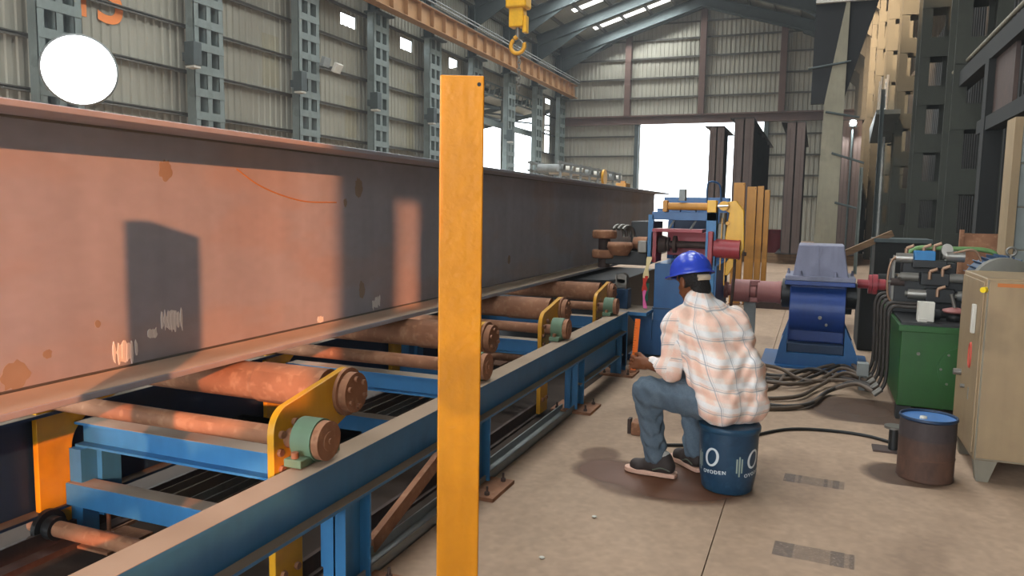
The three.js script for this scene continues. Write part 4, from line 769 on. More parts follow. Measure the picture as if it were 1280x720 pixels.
  const shirtFn = (x, y, z) => {
    let d = smin(torso(x, y, z), Math.min(sleeveL(x, y, z), sleeveR(x, y, z)), 0.04);
    d = smin(d, collar(x, y, z), 0.02); d = smin(d, cuff(x, y, z), 0.008) + wob(x, y, z);
    const along = (x - J.pelvis[0]) * -0.72 + (z - J.pelvis[2]) * -0.69;   // the hem rises towards the lap
    return Math.max(d, 0.368 + Math.max(0, along + 0.02) * 0.9 - y, -headHole(x, y, z));
  };
  const shirt = sdfGeo(shirtFn, [-0.93, 0.33, -4.84], [-0.1, 1.1, -3.98], 0.0088);
  { // the cloth's own coordinates: round the body and up it; along each sleeve
    const g = shirt, p = g.attributes.position, uv = new Float32Array(p.count * 2), armU = unit([J.elL[0] - J.shL[0], J.elL[1] - J.shL[1], J.elL[2] - J.shL[2]]), foreU = unit([J.wrL[0] - J.elL[0], J.wrL[1] - J.elL[1], J.wrL[2] - J.elL[2]]);
    for (let t = 0; t < p.count; t += 3) {
      const c = [0, 1, 2].map((k) => (p.array[t * 3 + k] + p.array[t * 3 + 3 + k] + p.array[t * 3 + 6 + k]) / 3), onArm = sleeveL(...c) < torso(...c) - 0.004;
      const fore = onArm && ((c[0] - J.elL[0]) * foreU[0] + (c[1] - J.elL[1]) * foreU[1] + (c[2] - J.elL[2]) * foreU[2]) > -0.01;
      for (let k = 0; k < 3; k++) {
        const i = t + k, x = p.getX(i), y = p.getY(i), z = p.getZ(i); let u, v;
        if (onArm) { const o = fore ? J.elL : J.shL, d = fore ? foreU : armU; v = (x - o[0]) * d[0] + (y - o[1]) * d[1] + (z - o[2]) * d[2]; u = 0.05 + (fore ? y * 0.9 - 0.3 * z : 0.55 * x - 0.84 * z + 0.1 * y); }
        else { const ax = lerp(J.pelvis[0], J.neck[0], clamp01((y - 0.47) / 0.5)), az = lerp(J.pelvis[2], J.neck[2], clamp01((y - 0.47) / 0.5)), rx = (x - ax) * R[0] + (z - az) * R[2], bx = (x - ax) * 0.72 + (z - az) * 0.69; u = Math.atan2(rx, bx) * 0.19; v = y * 0.98 + 0.25 * bx; }
        uv[i * 2] = u; uv[i * 2 + 1] = v;
      }
    }
    g.setAttribute('uv', new THREE.BufferAttribute(uv, 2)); g.userData.own = true;
  }
  mesh('shirt', shirt, std({ map: TX.plaid, roughness: 0.9, bumpMap: TX.grain, bumpScale: 0.001, side: THREE.DoubleSide }), man, 'pale pink and cream shirt with a thin grey check');
  // ---- jeans
  const jw = (x, y, z) => 0.004 * Math.sin(70 * y + 22 * x + 5 * Math.sin(30 * z)) + 0.003 * Math.sin(95 * (x + 0.6 * y) - 40 * z);
  const jeansFn0 = blend([capsule(S(J.pelvis, -0.05), S(J.pelvis, 0.05), 0.112, 0.112), capsule(J.hipL, J.kneeL, 0.1, 0.078), capsule(J.kneeL, [-0.775, 0.1, -4.24], 0.076, 0.062), capsule(J.hipR, J.kneeR, 0.104, 0.076), capsule(J.kneeR, [-0.585, 0.1, -4.43], 0.074, 0.06)], 0.03);
  mesh('jeans', sdfGeo((x, y, z) => Math.max(jeansFn0(x, y, z) + jw(x, y, z), 0.078 - y), [-0.96, 0.06, -4.74], [-0.15, 0.64, -4.03], 0.009), std({ map: TX.denim, roughness: 0.9, side: THREE.DoubleSide }), man, 'faded blue jeans');
  // ---- shoes
  const shoe = (heel, toe) => {
    const d = unit([toe[0] - heel[0], 0, toe[2] - heel[2]]), n = [-d[2], 0, d[0]], L = Math.hypot(toe[0] - heel[0], toe[2] - heel[2]), q = (a, y, b) => [heel[0] + d[0] * a + n[0] * b, y, heel[2] + d[2] * a + n[2] * b];
    const up = blend([capsule(q(0.045, 0.058, 0), q(0.11, 0.06, 0), 0.042, 0.044), capsule(q(0.11, 0.06, 0), q(L - 0.06, 0.044, 0), 0.044, 0.034), capsule(q(L - 0.08, 0.042, -0.018), q(L - 0.06, 0.042, 0.018), 0.03, 0.03), capsule(q(0.05, 0.07, 0), q(0.06, 0.105, 0), 0.042, 0.042), capsule(q(0.07, 0.085, 0), q(0.15, 0.07, 0), 0.038, 0.03)], 0.02);
    const m = mesh('shoe', sdfGeo((x, y, z) => Math.max(up(x, y, z), 0.026 - y), [Math.min(heel[0], toe[0]) - 0.06, 0, Math.min(heel[2], toe[2]) - 0.06], [Math.max(heel[0], toe[0]) + 0.06, 0.16, Math.max(heel[2], toe[2]) + 0.06], 0.0052), std({ color: 0x3b2f2c, roughness: 0.7, map: TX.grime }), man, 'dark brown sports shoe');
    const o = new THREE.Shape(); o.moveTo(0, -0.03); o.quadraticCurveTo(-0.012, 0, 0, 0.03); o.bezierCurveTo(0.05, 0.046, 0.1, 0.03, 0.16, 0.045); o.bezierCurveTo(L - 0.05, 0.055, L + 0.004, 0.03, L, 0); o.bezierCurveTo(L + 0.002, -0.035, L - 0.05, -0.052, 0.16, -0.043); o.bezierCurveTo(0.1, -0.034, 0.05, -0.044, 0, -0.03);
    const place = (g) => g.rotateX(Math.PI / 2).applyMatrix4(new THREE.Matrix4().makeBasis(V(...d), V(0, 1, 0), V(...n))).translate(heel[0], 0, heel[2]);
    mesh('sole', place(new THREE.ExtrudeGeometry(o, { depth: 0.014, bevelEnabled: true, bevelSize: 0.004, bevelThickness: 0.006, bevelSegments: 3, curveSegments: 16 }).translate(0, 0, -0.026)), std({ color: 0xd9ad97, roughness: 0.7 }), m, 'pale pink foam sole');
    mesh('side_stripe', [tube([q(0.02, 0.05, -0.046), q(0.07, 0.062, -0.047), q(0.12, 0.045, -0.046)], 0.004, 20, 6), tube([q(0.02, 0.05, 0.046), q(0.07, 0.062, 0.047), q(0.12, 0.045, 0.046)], 0.004, 20, 6)], std({ color: 0x5b6152, roughness: 0.7 }), m);
    mesh('sock', sdfGeo(capsule(q(0.06, 0.08, 0), q(0.065, 0.115, 0), 0.04, 0.038), [heel[0] + d[0] * 0.06 - 0.07, 0.03, heel[2] + d[2] * 0.06 - 0.07], [heel[0] + d[0] * 0.06 + 0.07, 0.2, heel[2] + d[2] * 0.06 + 0.07], 0.007), std({ color: 0xb8b5ae, roughness: 0.9 }), m);
  };
  shoe([-0.66, 0, -4.22], [-0.95, 0, -4.245]); shoe([-0.54, 0, -4.375], [-0.735, 0, -4.585]);
  // ---- safety helmet
  const put = (g) => g.applyMatrix4(new THREE.Matrix4().makeBasis(V(...rh), V(...uh), V(...fh).negate()).setPosition(...H));
  const shell = std({ color: 0x2c44b4, roughness: 0.22 });
  const dome = []; for (let i = 0; i <= 16; i++) { const a = (i / 16) * Math.PI / 2; dome.push([0.117 * Math.cos(a) ** 0.85 + 1e-4, 0.04 + 0.125 * Math.sin(a)]); }
  dome.unshift([0.126, 0.03], [0.124, 0.036]);
  const hel = mesh('safety_helmet', put(new THREE.LatheGeometry(dome.map((p) => new THREE.Vector2(...p)), 56).scale(1, 1, 1.13)), shell, man, 'glossy blue hard hat');
  shell.side = THREE.DoubleSide;
  const brim = new THREE.Shape(); brim.absellipse(0, 0.014, 0.131, 0.156, 0, Math.PI * 2); const hole = new THREE.Path(); hole.absellipse(0, 0, 0.112, 0.128, 0, Math.PI * 2, true); brim.holes.push(hole);
  mesh('brim', put(new THREE.ExtrudeGeometry(brim, { depth: 0.004, bevelEnabled: true, bevelSize: 0.002, bevelThickness: 0.002, bevelSegments: 2, curveSegments: 48 }).rotateX(-Math.PI / 2).translate(0, 0.03, 0)), shell, hel);
  for (const x of [-0.035, 0, 0.035]) { const pts = []; for (let i = -6; i <= 6; i++) { const a = (i / 6) * 1.05, r = Math.sqrt(Math.max(0, 1 - (x / 0.117) ** 2)); pts.push([x, 0.04 + 0.127 * r * Math.cos(a), 0.132 * r * Math.sin(a)]); } mesh('ridge', put(tube(pts, x ? 0.004 : 0.0065, 40, 8)), shell, hel); }
  mesh('harness_band', [put(new THREE.TorusGeometry(0.1, 0.011, 8, 40, 0.85).rotateX(Math.PI / 2).rotateY(0.3 - Math.PI / 2).scale(0.9, 1.6, 1.1).translate(0, 0.0, 0.016))], std({ color: 0xbfae97, roughness: 0.8 }), hel, 'tan harness band showing at the nape');
  // ---- what he holds and sits on
  const strip = thing('measuring_strip', 'bright orange measuring tape strip held upright in the man’s fist', 'measuring tape', add(add(J.wrL, dL, 0.085), lL, 0.024));
  strip.rotation.set(0, 0.5, -0.06);
  mesh('blade', [box(0.03, 0.3, 0.0025, 0, 0.1, 0)], std({ color: 0xe8701f, roughness: 0.5 }), strip);
  mesh('scale_marks', [...Array(18)].map((_, k) => box(k % 5 ? 0.008 : 0.016, 0.0018, 0.003, k % 5 ? -0.012 : -0.008, -0.02 + k * 0.0145, 0)), M.black, strip).userData.kind = 'stuff';
}
{ // the bucket he sits on
  const W = 1024, Hh = 512, cv = document.createElement('canvas'); cv.width = W; cv.height = Hh; const c = cv.getContext('2d');
  c.fillStyle = '#163a54'; c.fillRect(0, 0, W, Hh);
  for (let i = 0; i < 500; i++) { c.fillStyle = `rgba(${rnd() < 0.5 ? '70,95,115' : '12,38,62'},${0.06 + 0.1 * rnd()})`; c.beginPath(); c.ellipse(rnd() * W, rnd() * Hh, 4 + 40 * rnd(), 4 + 26 * rnd(), rnd() * 3, 0, 7); c.fill(); }
  for (let k = 0; k < 4; k++) {
    const x = 40 + k * 256;
    c.save(); c.translate(x, 0);
    c.strokeStyle = '#cfd6d8'; c.lineWidth = 16; c.beginPath(); c.ellipse(130, 225, 36, 66, 0.16, 0, 7); c.stroke();
    c.fillStyle = '#cfd6d8'; c.font = 'bold 38px sans-serif'; c.textAlign = 'center'; c.save(); c.translate(146, 352); c.rotate(-0.14); c.fillText('OYODEN', 0, 0); c.restore();
    c.fillStyle = '#98a79a'; for (let i = 0; i < 3; i++) c.fillRect(16 + i * 15, 215 + (i === 1 ? -18 : 0), 9, 110 + (i === 1 ? 46 : 0));
    c.restore();
  }
  const tx = new THREE.CanvasTexture(cv); tx.colorSpace = THREE.SRGBColorSpace; tx.wrapS = THREE.RepeatWrapping; tx.offset.x = 0.05;
  const t = thing('oil_bucket', 'dark blue plastic oil bucket with white ring logos, used as a seat', 'bucket', [-0.375, 0, -4.2]);
  t.rotation.y = 0.35;
  const wall = new THREE.LatheGeometry([[0.0, 0.006], [0.11, 0.006], [0.125, 0.0], [0.135, 0.012], [0.15, 0.1], [0.157, 0.345]].map((p) => new THREE.Vector2(...p)), 64);
  { const p = wall.attributes.position, u = wall.attributes.uv; for (let i = 0; i < p.count; i++) u.setY(i, clamp01(p.getY(i) / 0.36)); }
  const own = wall.toNonIndexed(); own.userData.own = true;
  mesh('wall', own, std({ map: tx, roughness: 0.38 }), t);
  mesh('lid', lathe([[0, 0.362], [0.14, 0.362], [0.162, 0.366], [0.166, 0.355], [0.164, 0.335], [0.157, 0.333]], 0, 0, 0, 64), paint(0x1b4a6b, 0.4), t);
}
// ---- wear on the floor: an oily patch under the man, rubbed grey paint marks, scraps of paper
{
  const flat = (name, label, cat, paintIt, w, d, x, z, ry, px = 512) => {
    const cv = document.createElement('canvas'); cv.width = px; cv.height = Math.round(px * d / w); const c = cv.getContext('2d'); paintIt(c, cv.width, cv.height);
    const tx = new THREE.CanvasTexture(cv); tx.colorSpace = THREE.SRGBColorSpace;
    const g = new THREE.PlaneGeometry(w, d).rotateX(-Math.PI / 2); g.userData.own = true;
    const t = one(name, g.toNonIndexed ? Object.assign(g.toNonIndexed(), { userData: { own: true } }) : g, std({ map: tx, transparent: true, roughness: 0.55 }), label, cat);
    t.position.set(x, 0.0012, z); t.rotation.y = ry; t.castShadow = false; return t;
  };
  flat('oil_stain', 'dark brown oil stain soaked into the concrete round the man’s shoes', 'stain', (c, w, h) => {
    const blob = (x, y, rx, ry, a) => { const g = c.createRadialGradient(0, 0, 0, 0, 0, 1); g.addColorStop(0, `rgba(98,58,32,${a})`); g.addColorStop(0.72, `rgba(98,58,32,${a * 0.92})`); g.addColorStop(1, 'rgba(98,58,32,0)'); c.save(); c.translate(x * w, y * h); c.scale(rx * w, ry * h); c.fillStyle = g; c.beginPath(); c.arc(0, 0, 1, 0, 7); c.fill(); c.restore(); };
    blob(0.62, 0.55, 0.36, 0.3, 0.9); blob(0.3, 0.52, 0.24, 0.2, 0.85); blob(0.16, 0.3, 0.12, 0.16, 0.5); blob(0.78, 0.3, 0.2, 0.24, 0.5); blob(0.45, 0.66, 0.25, 0.2, 0.5);
  }, 1.15, 1.15, -0.77, -4.22, 0);
  const ring = (c, w, h) => { const g = c.createRadialGradient(w / 2, h / 2, 0, w / 2, h / 2, w / 2); g.addColorStop(0, 'rgba(70,44,28,0.75)'); g.addColorStop(0.75, 'rgba(70,44,28,0.65)'); g.addColorStop(1, 'rgba(70,44,28,0)'); c.fillStyle = g; c.fillRect(0, 0, w, h); };
  flat('oil_stain', 'brown rusty stain on the floor round the foot of the small drum', 'stain', ring, 0.52, 0.4, 0.57, -4.84, 0, 256);
  flat('oil_stain', 'dark oil stain on the floor in front of the green tank', 'stain', ring, 1.0, 0.8, 0.42, -6.35, 0, 256);
  const mark = (c, w, h, bits) => { c.fillStyle = 'rgba(98,92,92,0.26)'; c.fillRect(w * 0.02, h * 0.1, w * 0.96, h * 0.8); for (const [x, q] of bits) { c.fillStyle = 'rgba(78,74,76,0.26)'; c.fillRect(w * x, h * 0.08, w * q, h * 0.84); } for (let i = 0; i < 260; i++) { c.clearRect(rnd() * w, rnd() * h, 2 + rnd() * 9, 1 + rnd() * 4); } };
  flat('paint_mark', 'worn grey paint mark on the floor to the right of the bucket', 'floor marking', (c, w, h) => mark(c, w, h, [[0.02, 0.18], [0.25, 0.05], [0.66, 0.06], [0.8, 0.1]]), 0.33, 0.17, 0.07, -4.5, -0.05, 384);
  flat('paint_mark', 'worn grey paint mark on the floor nearest the camera', 'floor marking', (c, w, h) => mark(c, w, h, [[0.02, 0.24], [0.7, 0.16], [0.92, 0.05]]), 0.35, 0.19, 0.07, -3.5, -0.05, 384);
  [[749, -0.93, -3.5, 'first'], [0, -1.02, -2.98, 'nearest']].forEach(([, x, z, o], i) => { const s = new THREE.IcosahedronGeometry(0.011, 1).scale(1.2, 0.5, 0.9).translate(x, 0.006, z); one('paper_scrap', s, M.white, i ? 'white scrap on the floor, nearest the camera' : 'white scrap on the floor between the man and the nearest scrap', 'scrap'); });
}

// ================================================================ STEEL STOCK AND FAR FITTINGS
function stockGirder(label, x0, x1, xa, xb, zn, zf, y1, y0) {            // flange from x0 to x1, end plate from xa to xb
  const t = thing('stock_girder', label, 'steel girder', [0, 0, 0], 'deep girders stacked by the far door');
  mesh('flange', span(x0, x1, y1 - 0.03, y1, zf, zn), M.stock, t); mesh('flange', span(x0, x1, y0, y0 + 0.03, zf, zn), M.stock, t);
  const xm = (xa + xb) / 2;
  mesh('web', span(xm - 0.02, xm + 0.02, y0 + 0.03, y1 - 0.03, zf, zn - 0.02), M.blackSteel, t);
  mesh('end_plate', span(xa, xb, y0 + 0.03, y1 - 0.03, zn - 0.04, zn - 0.02), M.stockEnd, t);
  for (let z = zn - 1.6; z > zf; z -= 1.6) mesh('stiffener', [span(xm + 0.02, x1 - 0.08, y0 + 0.03, y1 - 0.03, z - 0.01, z + 0.01), span(x0 + 0.08, xm - 0.02, y0 + 0.03, y1 - 0.03, z - 0.01, z + 0.01)], M.stock, t);
  for (const x of [xa + 0.08, xb - 0.1]) mesh('run_mark', span(x, x + 0.02, y0 + 0.5, y1 - 0.2, zn - 0.02, zn - 0.018), M.darkRust, t);
  return t;
}
M.stock = paint(0x332d2b, 0.65); M.stockEnd = paint(0x5f4e49, 0.65);
stockGirder('leftmost deep girder, standing against the bright far doorway', -3.24, -2.67, -3.1, -2.67, -23.7, -26.6, 4.08, 0.3);
stockGirder('tallest deep girder, with a greyish end plate, behind the ochre posts', -2.55, -1.86, -2.42, -1.86, -24.05, -35.0, 4.35, 0.3);
stockGirder('deep rusty girder standing just left of the pale steel column', -1.09, -0.42, -0.92, -0.42, -24.1, -33.0, 4.2, 0.3);
stockGirder('deep rusty girder half hidden behind the pale steel column', 0.5, 1.15, 0.6, 1.1, -24.4, -33.0, 4.25, 0.3);
[[-24.8, 'nearest'], [-32.4, 'farthest']].forEach(([z, w]) => one('timber_sleeper', span(-3.4, 1.2, 0, 0.29, z - 0.2, z + 0.2, 0.01), M.wood, `${w} long timber sleeper under the deep girders`, 'timber', 'sleepers under the girders'));
one('steel_plate', span(-1.0, 0.1, 0, 0.12, -13.6, -12.6), M.darkRust, 'rusty plate stack on the floor beyond the red drive shaft', 'steel plate');
{
  const t = thing('oil_barrel', 'faded red barrel seen in the gap between two deep girders', 'barrel', [-1.42, 0, -30.5]);
  mesh('shell', lathe([[0, 0], [0.3, 0], [0.31, 0.02], [0.3, 0.04], [0.3, 0.4], [0.315, 0.42], [0.3, 0.44], [0.3, 0.86], [0.31, 0.9], [0.29, 0.9], [0.28, 0.87], [0, 0.87]], 0, 0, 0, 32), M.red, t);
}
{ // pale column with dark plates high up
  const t = thing('tapered_column', 'pale tapered steel column with black plates at its head, behind the gearbox', 'column', [0, 0, -15]);
  mesh('shaft', plateZ(shape([[0.0, 0], [0.36, 0], [0.36, 5.24], [0.3, 5.24], [0.03, 3.5], [-0.01, 0.9]]), -0.12, 0.12), paint(0x98927f, 0.7), t);
  mesh('wing_plate', plateZ(shape([[-0.2, 3.49], [0.03, 3.49], [0.3, 5.24], [-0.2, 5.24]]), -0.16, 0.1), M.ink, t, 'black plate on the left');
  mesh('wing_plate', plateZ(shape([[0.36, 3.6], [0.36, 5.24], [0.82, 5.24]]), -0.16, 0.1), M.ink, t, 'black tapering plate on the right');
  mesh('cap_plate', span(-0.2, 0.82, 5.24, 5.3, -0.3, 0.02), M.white, t);
  mesh('base_plate', span(-0.2, 0.55, 0, 0.03, -0.35, 0.25), M.frameDark, t);
  for (const [a, b] of [[[-0.27, 4.1, 0.03], [0.43, 4.2, 0.03]], [[0.06, 3.33, 0.03], [0.62, 3.22, 0.03]], [[0.2, 2.6, 0.03], [0.74, 2.42, 0.03]], [[0.3, 1.72, 0.03], [0.66, 1.62, 0.03]]]) mesh('lug_rod', rod(a, b, 0.02, 8), M.frameDark, t);
}
{ // crane hook
  const t = thing('crane_hook', 'yellow hook block hanging from the travelling crane', 'crane hook', [-7.25, 0.12, -18.4]);
  t.scale.setScalar(0.92);
  mesh('hook_block', [span(-0.22, 0.2, 6.45, 7.15, -0.16, 0.16, 0.04), span(-0.3, 0.3, 6.95, 7.5, -0.24, 0.24, 0.06), span(0.16, 0.28, 6.3, 6.75, -0.1, 0.1, 0.02)], M.yellowBright, t);
  mesh('shank', rod([0, 6.2, 0], [0, 6.5, 0], 0.06, 16), M.steel, t);
  mesh('hook', [new THREE.TorusGeometry(0.2, 0.055, 12, 40, 4.4).rotateZ(2.2).translate(0.0, 5.97, 0), rod([-0.1, 6.17, 0], [0.0, 6.22, 0], 0.06, 12)], M.yellow, t);
  mesh('latch', tube([[0.02, 6.17, 0.02], [0.12, 6.08, 0.02], [0.19, 5.95, 0.02]], 0.02, 12, 6), M.steel, t);
  mesh('sling_chain', [...Array(10)].map((_, k) => new THREE.TorusGeometry(0.045, 0.013, 6, 14).scale(1, 1.5, 1).rotateY(k % 2 ? Math.PI / 2 : 0).translate(0.05, 5.72 - k * 0.1, 0)), M.steel, t).userData.kind = 'stuff';
  mesh('wire_rope', [-0.15, 0.15].map((x) => rod([x, 7.4, 0], [x, 9.98, 0], 0.018, 6)), M.steel, t);
  const c = thing('travelling_crane', 'yellow travelling crane bridge high above, carrying the hook', 'crane', [0, 0, -18.4]);
  mesh('bridge_girder', span(-13.9, 0.95, 9.3, 10.1, -0.25, 0.25), M.yellow, c); mesh('end_carriage', span(-14.25, -13.9, 9.14, 9.5, -1.2, 1.2), M.yellow, c); mesh('end_carriage', span(0.95, 1.25, 10.09, 10.4, -1.2, 1.2), M.yellow, c);
}
// ---- lamps
const lampGlow = (r, g, b, k) => std({ color: 0xffffff, roughness: 0.5, emissive: new THREE.Color().setRGB(r, g, b), emissiveIntensity: k });
{
  const t = thing('flood_lamp', 'large round floodlight blazing white on the left wall', 'lamp', [-14.3, 4.2, -11.62]);
  const toward = V(14.3, -2.7, 11.62).normalize();
  const g = new THREE.Group(); g.name = 'lamp_head'; g.quaternion.setFromUnitVectors(V(0, 0, 1), toward); t.add(g); g.position.copy(toward.clone().multiplyScalar(0.9));
  mesh('reflector', lathe([[0.12, -0.5], [0.3, -0.42], [0.65, -0.02], [0.69, 0], [0.65, 0.01]], 0, 0, 0, 40).rotateX(Math.PI / 2), M.greySteel, g);
  mesh('lens', lathe([[0, 0.1], [0.38, 0.07], [0.65, 0]], 0, 0, 0, 40).rotateX(Math.PI / 2), lampGlow(0.93, 1, 1, 6), g, 'glowing white lens');
  mesh('bracket', rod([0.1, 0, 0], [0.7, -0.15, 0.55], 0.06, 10), M.frameDark, t);
  const p = new THREE.SpotLight(new THREE.Color().setRGB(0.9, 1, 1), 90, 0, 1.35, 0.6, 2);
  p.position.set(-14.3, 4.2, -11.62).addScaledVector(toward, 1.08); p.target.position.copy(p.position).addScaledVector(toward, 4); p.castShadow = true; p.shadow.radius = 30;
  scene.add(p, p.target);
}
COLZ.forEach((zc, i) => {
  if (zc > -13 || zc < -38) return;
  const t = thing('lamp_box', `dark lamp box with a pale lid on the left wall, ${ORD[i - 3]} from the camera end`, 'lamp', [-14.3, 4.78, zc + 0.85]);
  mesh('housing', [span(-0.15, 0.15, 0.06, 0.62, -0.13, 0.13, 0.01), span(-0.35, -0.1, 0.2, 0.4, -0.3, 0.0), span(-0.35, -0.28, 0.25, 0.35, -0.352, -0.3)], M.frameDark, t); mesh('lens', span(-0.13, 0.13, 0, 0.06, -0.11, 0.11, 0.01), M.white, t, 'pale lens underneath');
});
{
  const t = thing('wall_camera', 'pair of grey floodlights on a bracket on the third wall column', 'floodlight', [-14.45, 5.85, -20.35]);
  mesh('bracket', [rod([-0.1, -0.05, 0.1], [0.25, -0.05, -0.2], 0.03, 8)], M.frameDark, t);
  mesh('lamp_head', [box(0.14, 0.3, 0.34, 0.1, 0.1, 0.15, 0.02).applyMatrix4(new THREE.Matrix4().makeRotationZ(-0.3))], M.greySteel, t); mesh('lamp_head', [box(0.14, 0.3, 0.34, 0.25, 0.08, -0.28, 0.02).applyMatrix4(new THREE.Matrix4().makeRotationZ(-0.5))], M.white, t);
}
{
  const t = thing('site_lamp', 'small bright white lamp in the gap right of the pale column', 'lamp', [0.84, 4.1, -24.0]);
  mesh('housing', span(-0.1, 0.1, -0.1, 0.1, -0.1, 0, 0.02), M.frameDark, t); mesh('lens', new THREE.SphereGeometry(0.09, 20, 14).scale(1, 1, 0.5).translate(0, 0, 0.03), lampGlow(0.95, 1, 1, 8), t);
  mesh('stand', rod([0, -4.1, -0.1], [0, 0, -0.1], 0.03, 8), M.frameDark, t);
  const p = new THREE.PointLight(new THREE.Color().setRGB(0.95, 1, 1), 6, 0, 2); p.position.set(0.84, 4.1, -23.85); p.castShadow = true; scene.add(p);
}
for (let k = 3; k < 8; k++) {                                             // warm lamps high under the roof, one ahead of each column of the right-hand row
  const z = COLZ[k] + 3.4, at = V(-0.4, 9.4, z), to = V(1.95, 8.1, COLZ[k] - 0.3), dir = to.clone().sub(at).normalize();
  const t = thing('high_bay_lamp', `${ORD[k - 3]} warm high-bay lamp from the camera end, hung beside the right-hand columns`, 'lamp', at.toArray(), 'high-bay lamps by the right-hand columns');
  const h = new THREE.Group(); h.name = 'lamp_head'; h.quaternion.setFromUnitVectors(V(0, 0, 1), dir); t.add(h);
  mesh('reflector', lathe([[0.05, 0.35], [0.14, 0.3], [0.22, 0.0], [0.23, -0.02]], 0, 0, 0, 28).rotateX(-Math.PI / 2).translate(0, 0, 0), M.frameDark, h);
  mesh('lens', lathe([[0, 0.02], [0.15, 0.015], [0.21, 0]], 0, 0, 0, 28).rotateX(Math.PI / 2), lampGlow(1, 0.72, 0.45, 4), h);
  mesh('drop_rod', rod([0, 0.1, 0], [0, roofY(-0.4) - 9.45, 0], 0.02, 8), M.frameDark, t);
  const p = new THREE.SpotLight(new THREE.Color().setRGB(1, 0.66, 0.4), 300, 0, 0.52, 0.35, 2); p.position.copy(at).addScaledVector(dir, 0.1); p.target.position.copy(to); p.castShadow = true; p.shadow.radius = 8; scene.add(p, p.target);
}
{ // bay number painted on the left wall
  const cv = document.createElement('canvas'); cv.width = cv.height = 256; const c = cv.getContext('2d'); c.fillStyle = '#f08a45'; c.font = 'bold 250px sans-serif'; c.textAlign = 'center'; c.textBaseline = 'alphabetic'; c.fillText('15', 128, 236);
  const tx = new THREE.CanvasTexture(cv); tx.colorSpace = THREE.SRGBColorSpace;
  const g = new THREE.PlaneGeometry(1.5, 1.6).rotateY(Math.PI / 2).toNonIndexed(); g.userData.own = true;
  const m = one('wall_number', g, std({ map: tx, transparent: true, roughness: 0.7 }), 'orange painted number high on the left wall above the floodlight', 'painted number'); m.position.set(XL + 0.05, 6.24, -12.85); m.castShadow = false;
}
{ // grey roller rack far behind the girder
  const t = thing('roller_rack', 'long pale grey rack with sheet rollers standing far behind the girder', 'rack', [-6.5, 0, 0]);
  for (const x of [-0.4, 0.4]) for (const y of [2.7, 2.5]) mesh('rail', span(x - 0.03, x + 0.03, y - 0.03, y + 0.03, -25, -18.4), M.greySteel, t);
  for (let k = 0; k < 8; k++) { const z = -18.6 - k * 0.9; for (const x of [-0.4, 0.4]) mesh('upright', span(x - 0.03, x + 0.03, 0, 2.75, z - 0.03, z + 0.03), M.greySteel, t); mesh('drum', rod([-0.36, 2.58, z - 0.45], [0.36, 2.58, z - 0.45], 0.11, 20), k % 3 ? M.white : M.greySteel, t); }
  mesh('drive_disc', rod([0.45, 2.5, -22.6], [0.52, 2.5, -22.6], 0.24, 28), M.yellow, t, 'round yellow drive cover');
}
one('orange_clamp', [span(-2.5, -2.36, 1.8085, 1.87, -10.25, -10.0, 0.01), span(-2.46, -2.4, 1.86, 1.9, -10.16, -10.1)], M.postFar, 'small orange clamp on the far top flange of the big girder', 'clamp');

// ---- dim right side: sheeted partition, portal frame, block pillar, clutter
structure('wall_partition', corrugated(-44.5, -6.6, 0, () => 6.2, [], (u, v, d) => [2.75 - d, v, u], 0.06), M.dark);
{
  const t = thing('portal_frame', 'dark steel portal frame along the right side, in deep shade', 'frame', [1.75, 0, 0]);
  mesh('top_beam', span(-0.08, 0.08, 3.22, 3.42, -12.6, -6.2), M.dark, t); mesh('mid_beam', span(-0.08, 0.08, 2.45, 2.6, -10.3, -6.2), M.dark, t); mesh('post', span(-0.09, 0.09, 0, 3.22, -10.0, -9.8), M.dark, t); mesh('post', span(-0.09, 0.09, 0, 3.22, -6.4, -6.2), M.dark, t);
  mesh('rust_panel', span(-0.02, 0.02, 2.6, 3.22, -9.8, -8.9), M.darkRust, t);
}
one('conduit_pipe', [rod([1.75, 3.56, -12.2], [1.75, 3.56, -6.4], 0.025, 10), rod([1.75, 3.56, -12.2], [1.68, 3.5, -12.4], 0.03, 10)], M.creamDark, 'pale conduit pipe above the dark portal frame', 'pipe');
{
  const t = thing('block_pillar', 'grey concrete block pillar with a pale corner post behind the cabinet', 'pillar', [1.72, 0, -8.3]);
  for (let k = 0; k < 6; k++) mesh('block', span(0.0, 0.55, k * 0.4 + 0.006, k * 0.4 + 0.394, -0.3, 0, 0.01).translate(0.0, 0, 0.012 * ((k * 7) % 3)), M.block, t);
  mesh('mortar', span(0.008, 0.54, 0, 2.4, -0.29, -0.012), M.creamDark, t); mesh('corner_post', span(-0.07, -0.004, 0, 2.42, -0.3, 0.03), paint(0xa58d6c, 0.7), t);
}
one('rust_sheet', [span(1.52, 1.95, 0, 1.32, -9.75, -9.72), span(1.5, 1.54, 0, 1.36, -9.76, -9.7)], M.rust, 'rusty upright sheet behind the electric motor', 'steel sheet');
one('pump_housing', [span(0.5, 1.5, 0, 0.72, -10.0, -9.2, 0.02), rod([0.7, 0.72, -9.6], [1.3, 0.72, -9.6], 0.12, 24)], M.dark, 'low dark pump housing in the shade behind the green tank', 'pump');
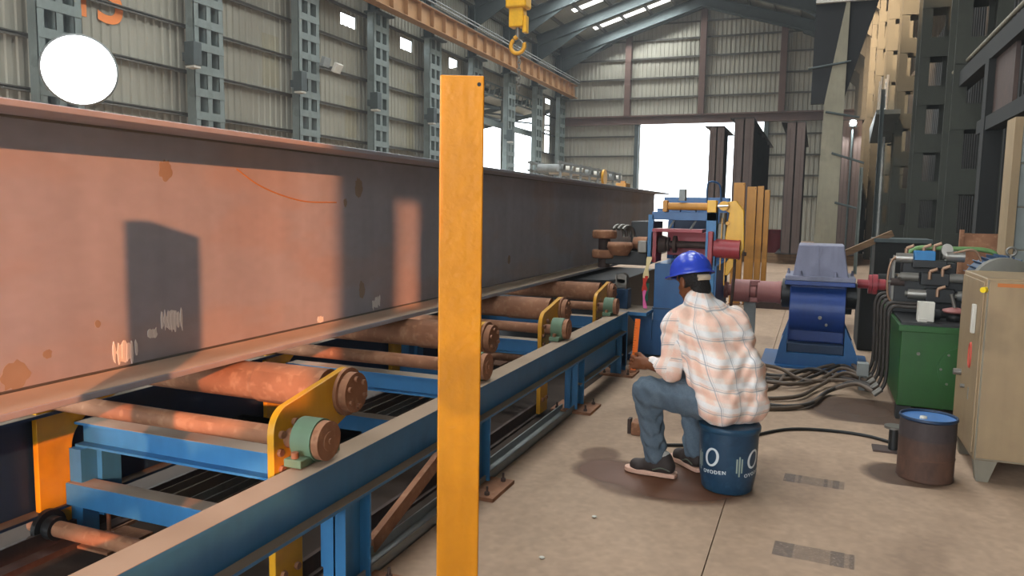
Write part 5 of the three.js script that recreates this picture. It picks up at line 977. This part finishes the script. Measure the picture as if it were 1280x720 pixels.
one('wood_plank', beamBetween([0.3, 0.95, -11], [0.95, 1.27, -11.2], 0.05, 0.08), M.wood, 'wooden plank resting on the crate behind the gearbox', 'plank');
{
  const t = thing('storage_crate', 'dim grey crate in the shade behind the valve block', 'crate', [1.05, 0, -11.4]);
  mesh('body', span(-0.3, 0.35, 0, 1.15, -0.3, 0.3, 0.01), M.dark, t); mesh('lid', span(-0.32, 0.37, 1.15, 1.2, -0.32, 0.32, 0.005), M.frameDark, t);
  const k = thing('trestle', 'low dark trestle behind the gearbox, under the plank', 'trestle', [0.3, 0, -11.05]);
  mesh('top', span(-0.35, 0.1, 0.86, 0.93, -0.2, 0.2), M.darkRust, k); for (const x of [-0.3, 0.05]) mesh('leg', span(x - 0.03, x + 0.03, 0, 0.86, -0.15, 0.15), M.darkRust, k);
}
{
  const t = thing('access_ladder', 'small steel ladder with platform and railing on the right-hand columns', 'ladder', [1.45, 0, -21.5]);
  for (const z of [0, 0.6]) { mesh('rail', rod([0, 0, z], [0, 4.9, z], 0.03, 8), M.greySteel, t); mesh('handrail', rod([-0.15, 3.8, z], [-0.15, 4.8, z + 0.3], 0.025, 8), M.greySteel, t); }
  for (let y = 0.3; y < 4.8; y += 0.32) mesh('rung', rod([0, y, 0], [0, y, 0.6], 0.016, 6), M.greySteel, t);
  mesh('platform', plateX(shape([[-0.2, 3.7], [2.0, 3.9], [2.0, 3.8], [0.2, 3.3]]), -0.3, 0.5), M.frameDark, t);
}
for (const [x, z, h, m, l] of [[1.2, -18.4, 4.2, 'frameDark', 'thin dark steel channel standing in the dim right row'], [1.0, -21.2, 2.7, 'columnGrey', 'short grey pipe standing by the far right columns']]) one('standing_section', [span(x - 0.04, x + 0.04, 0, h, z - 0.05, z - 0.03), span(x - 0.04, x - 0.03, 0, h, z - 0.05, z + 0.02), span(x + 0.03, x + 0.04, 0, h, z - 0.05, z + 0.02)], M[m], l, 'steel section');

scene.fog = new THREE.FogExp2(0xdfe6ea, 0.0014);                              // dusty air of the workshop
renderer.render(scene, camera);
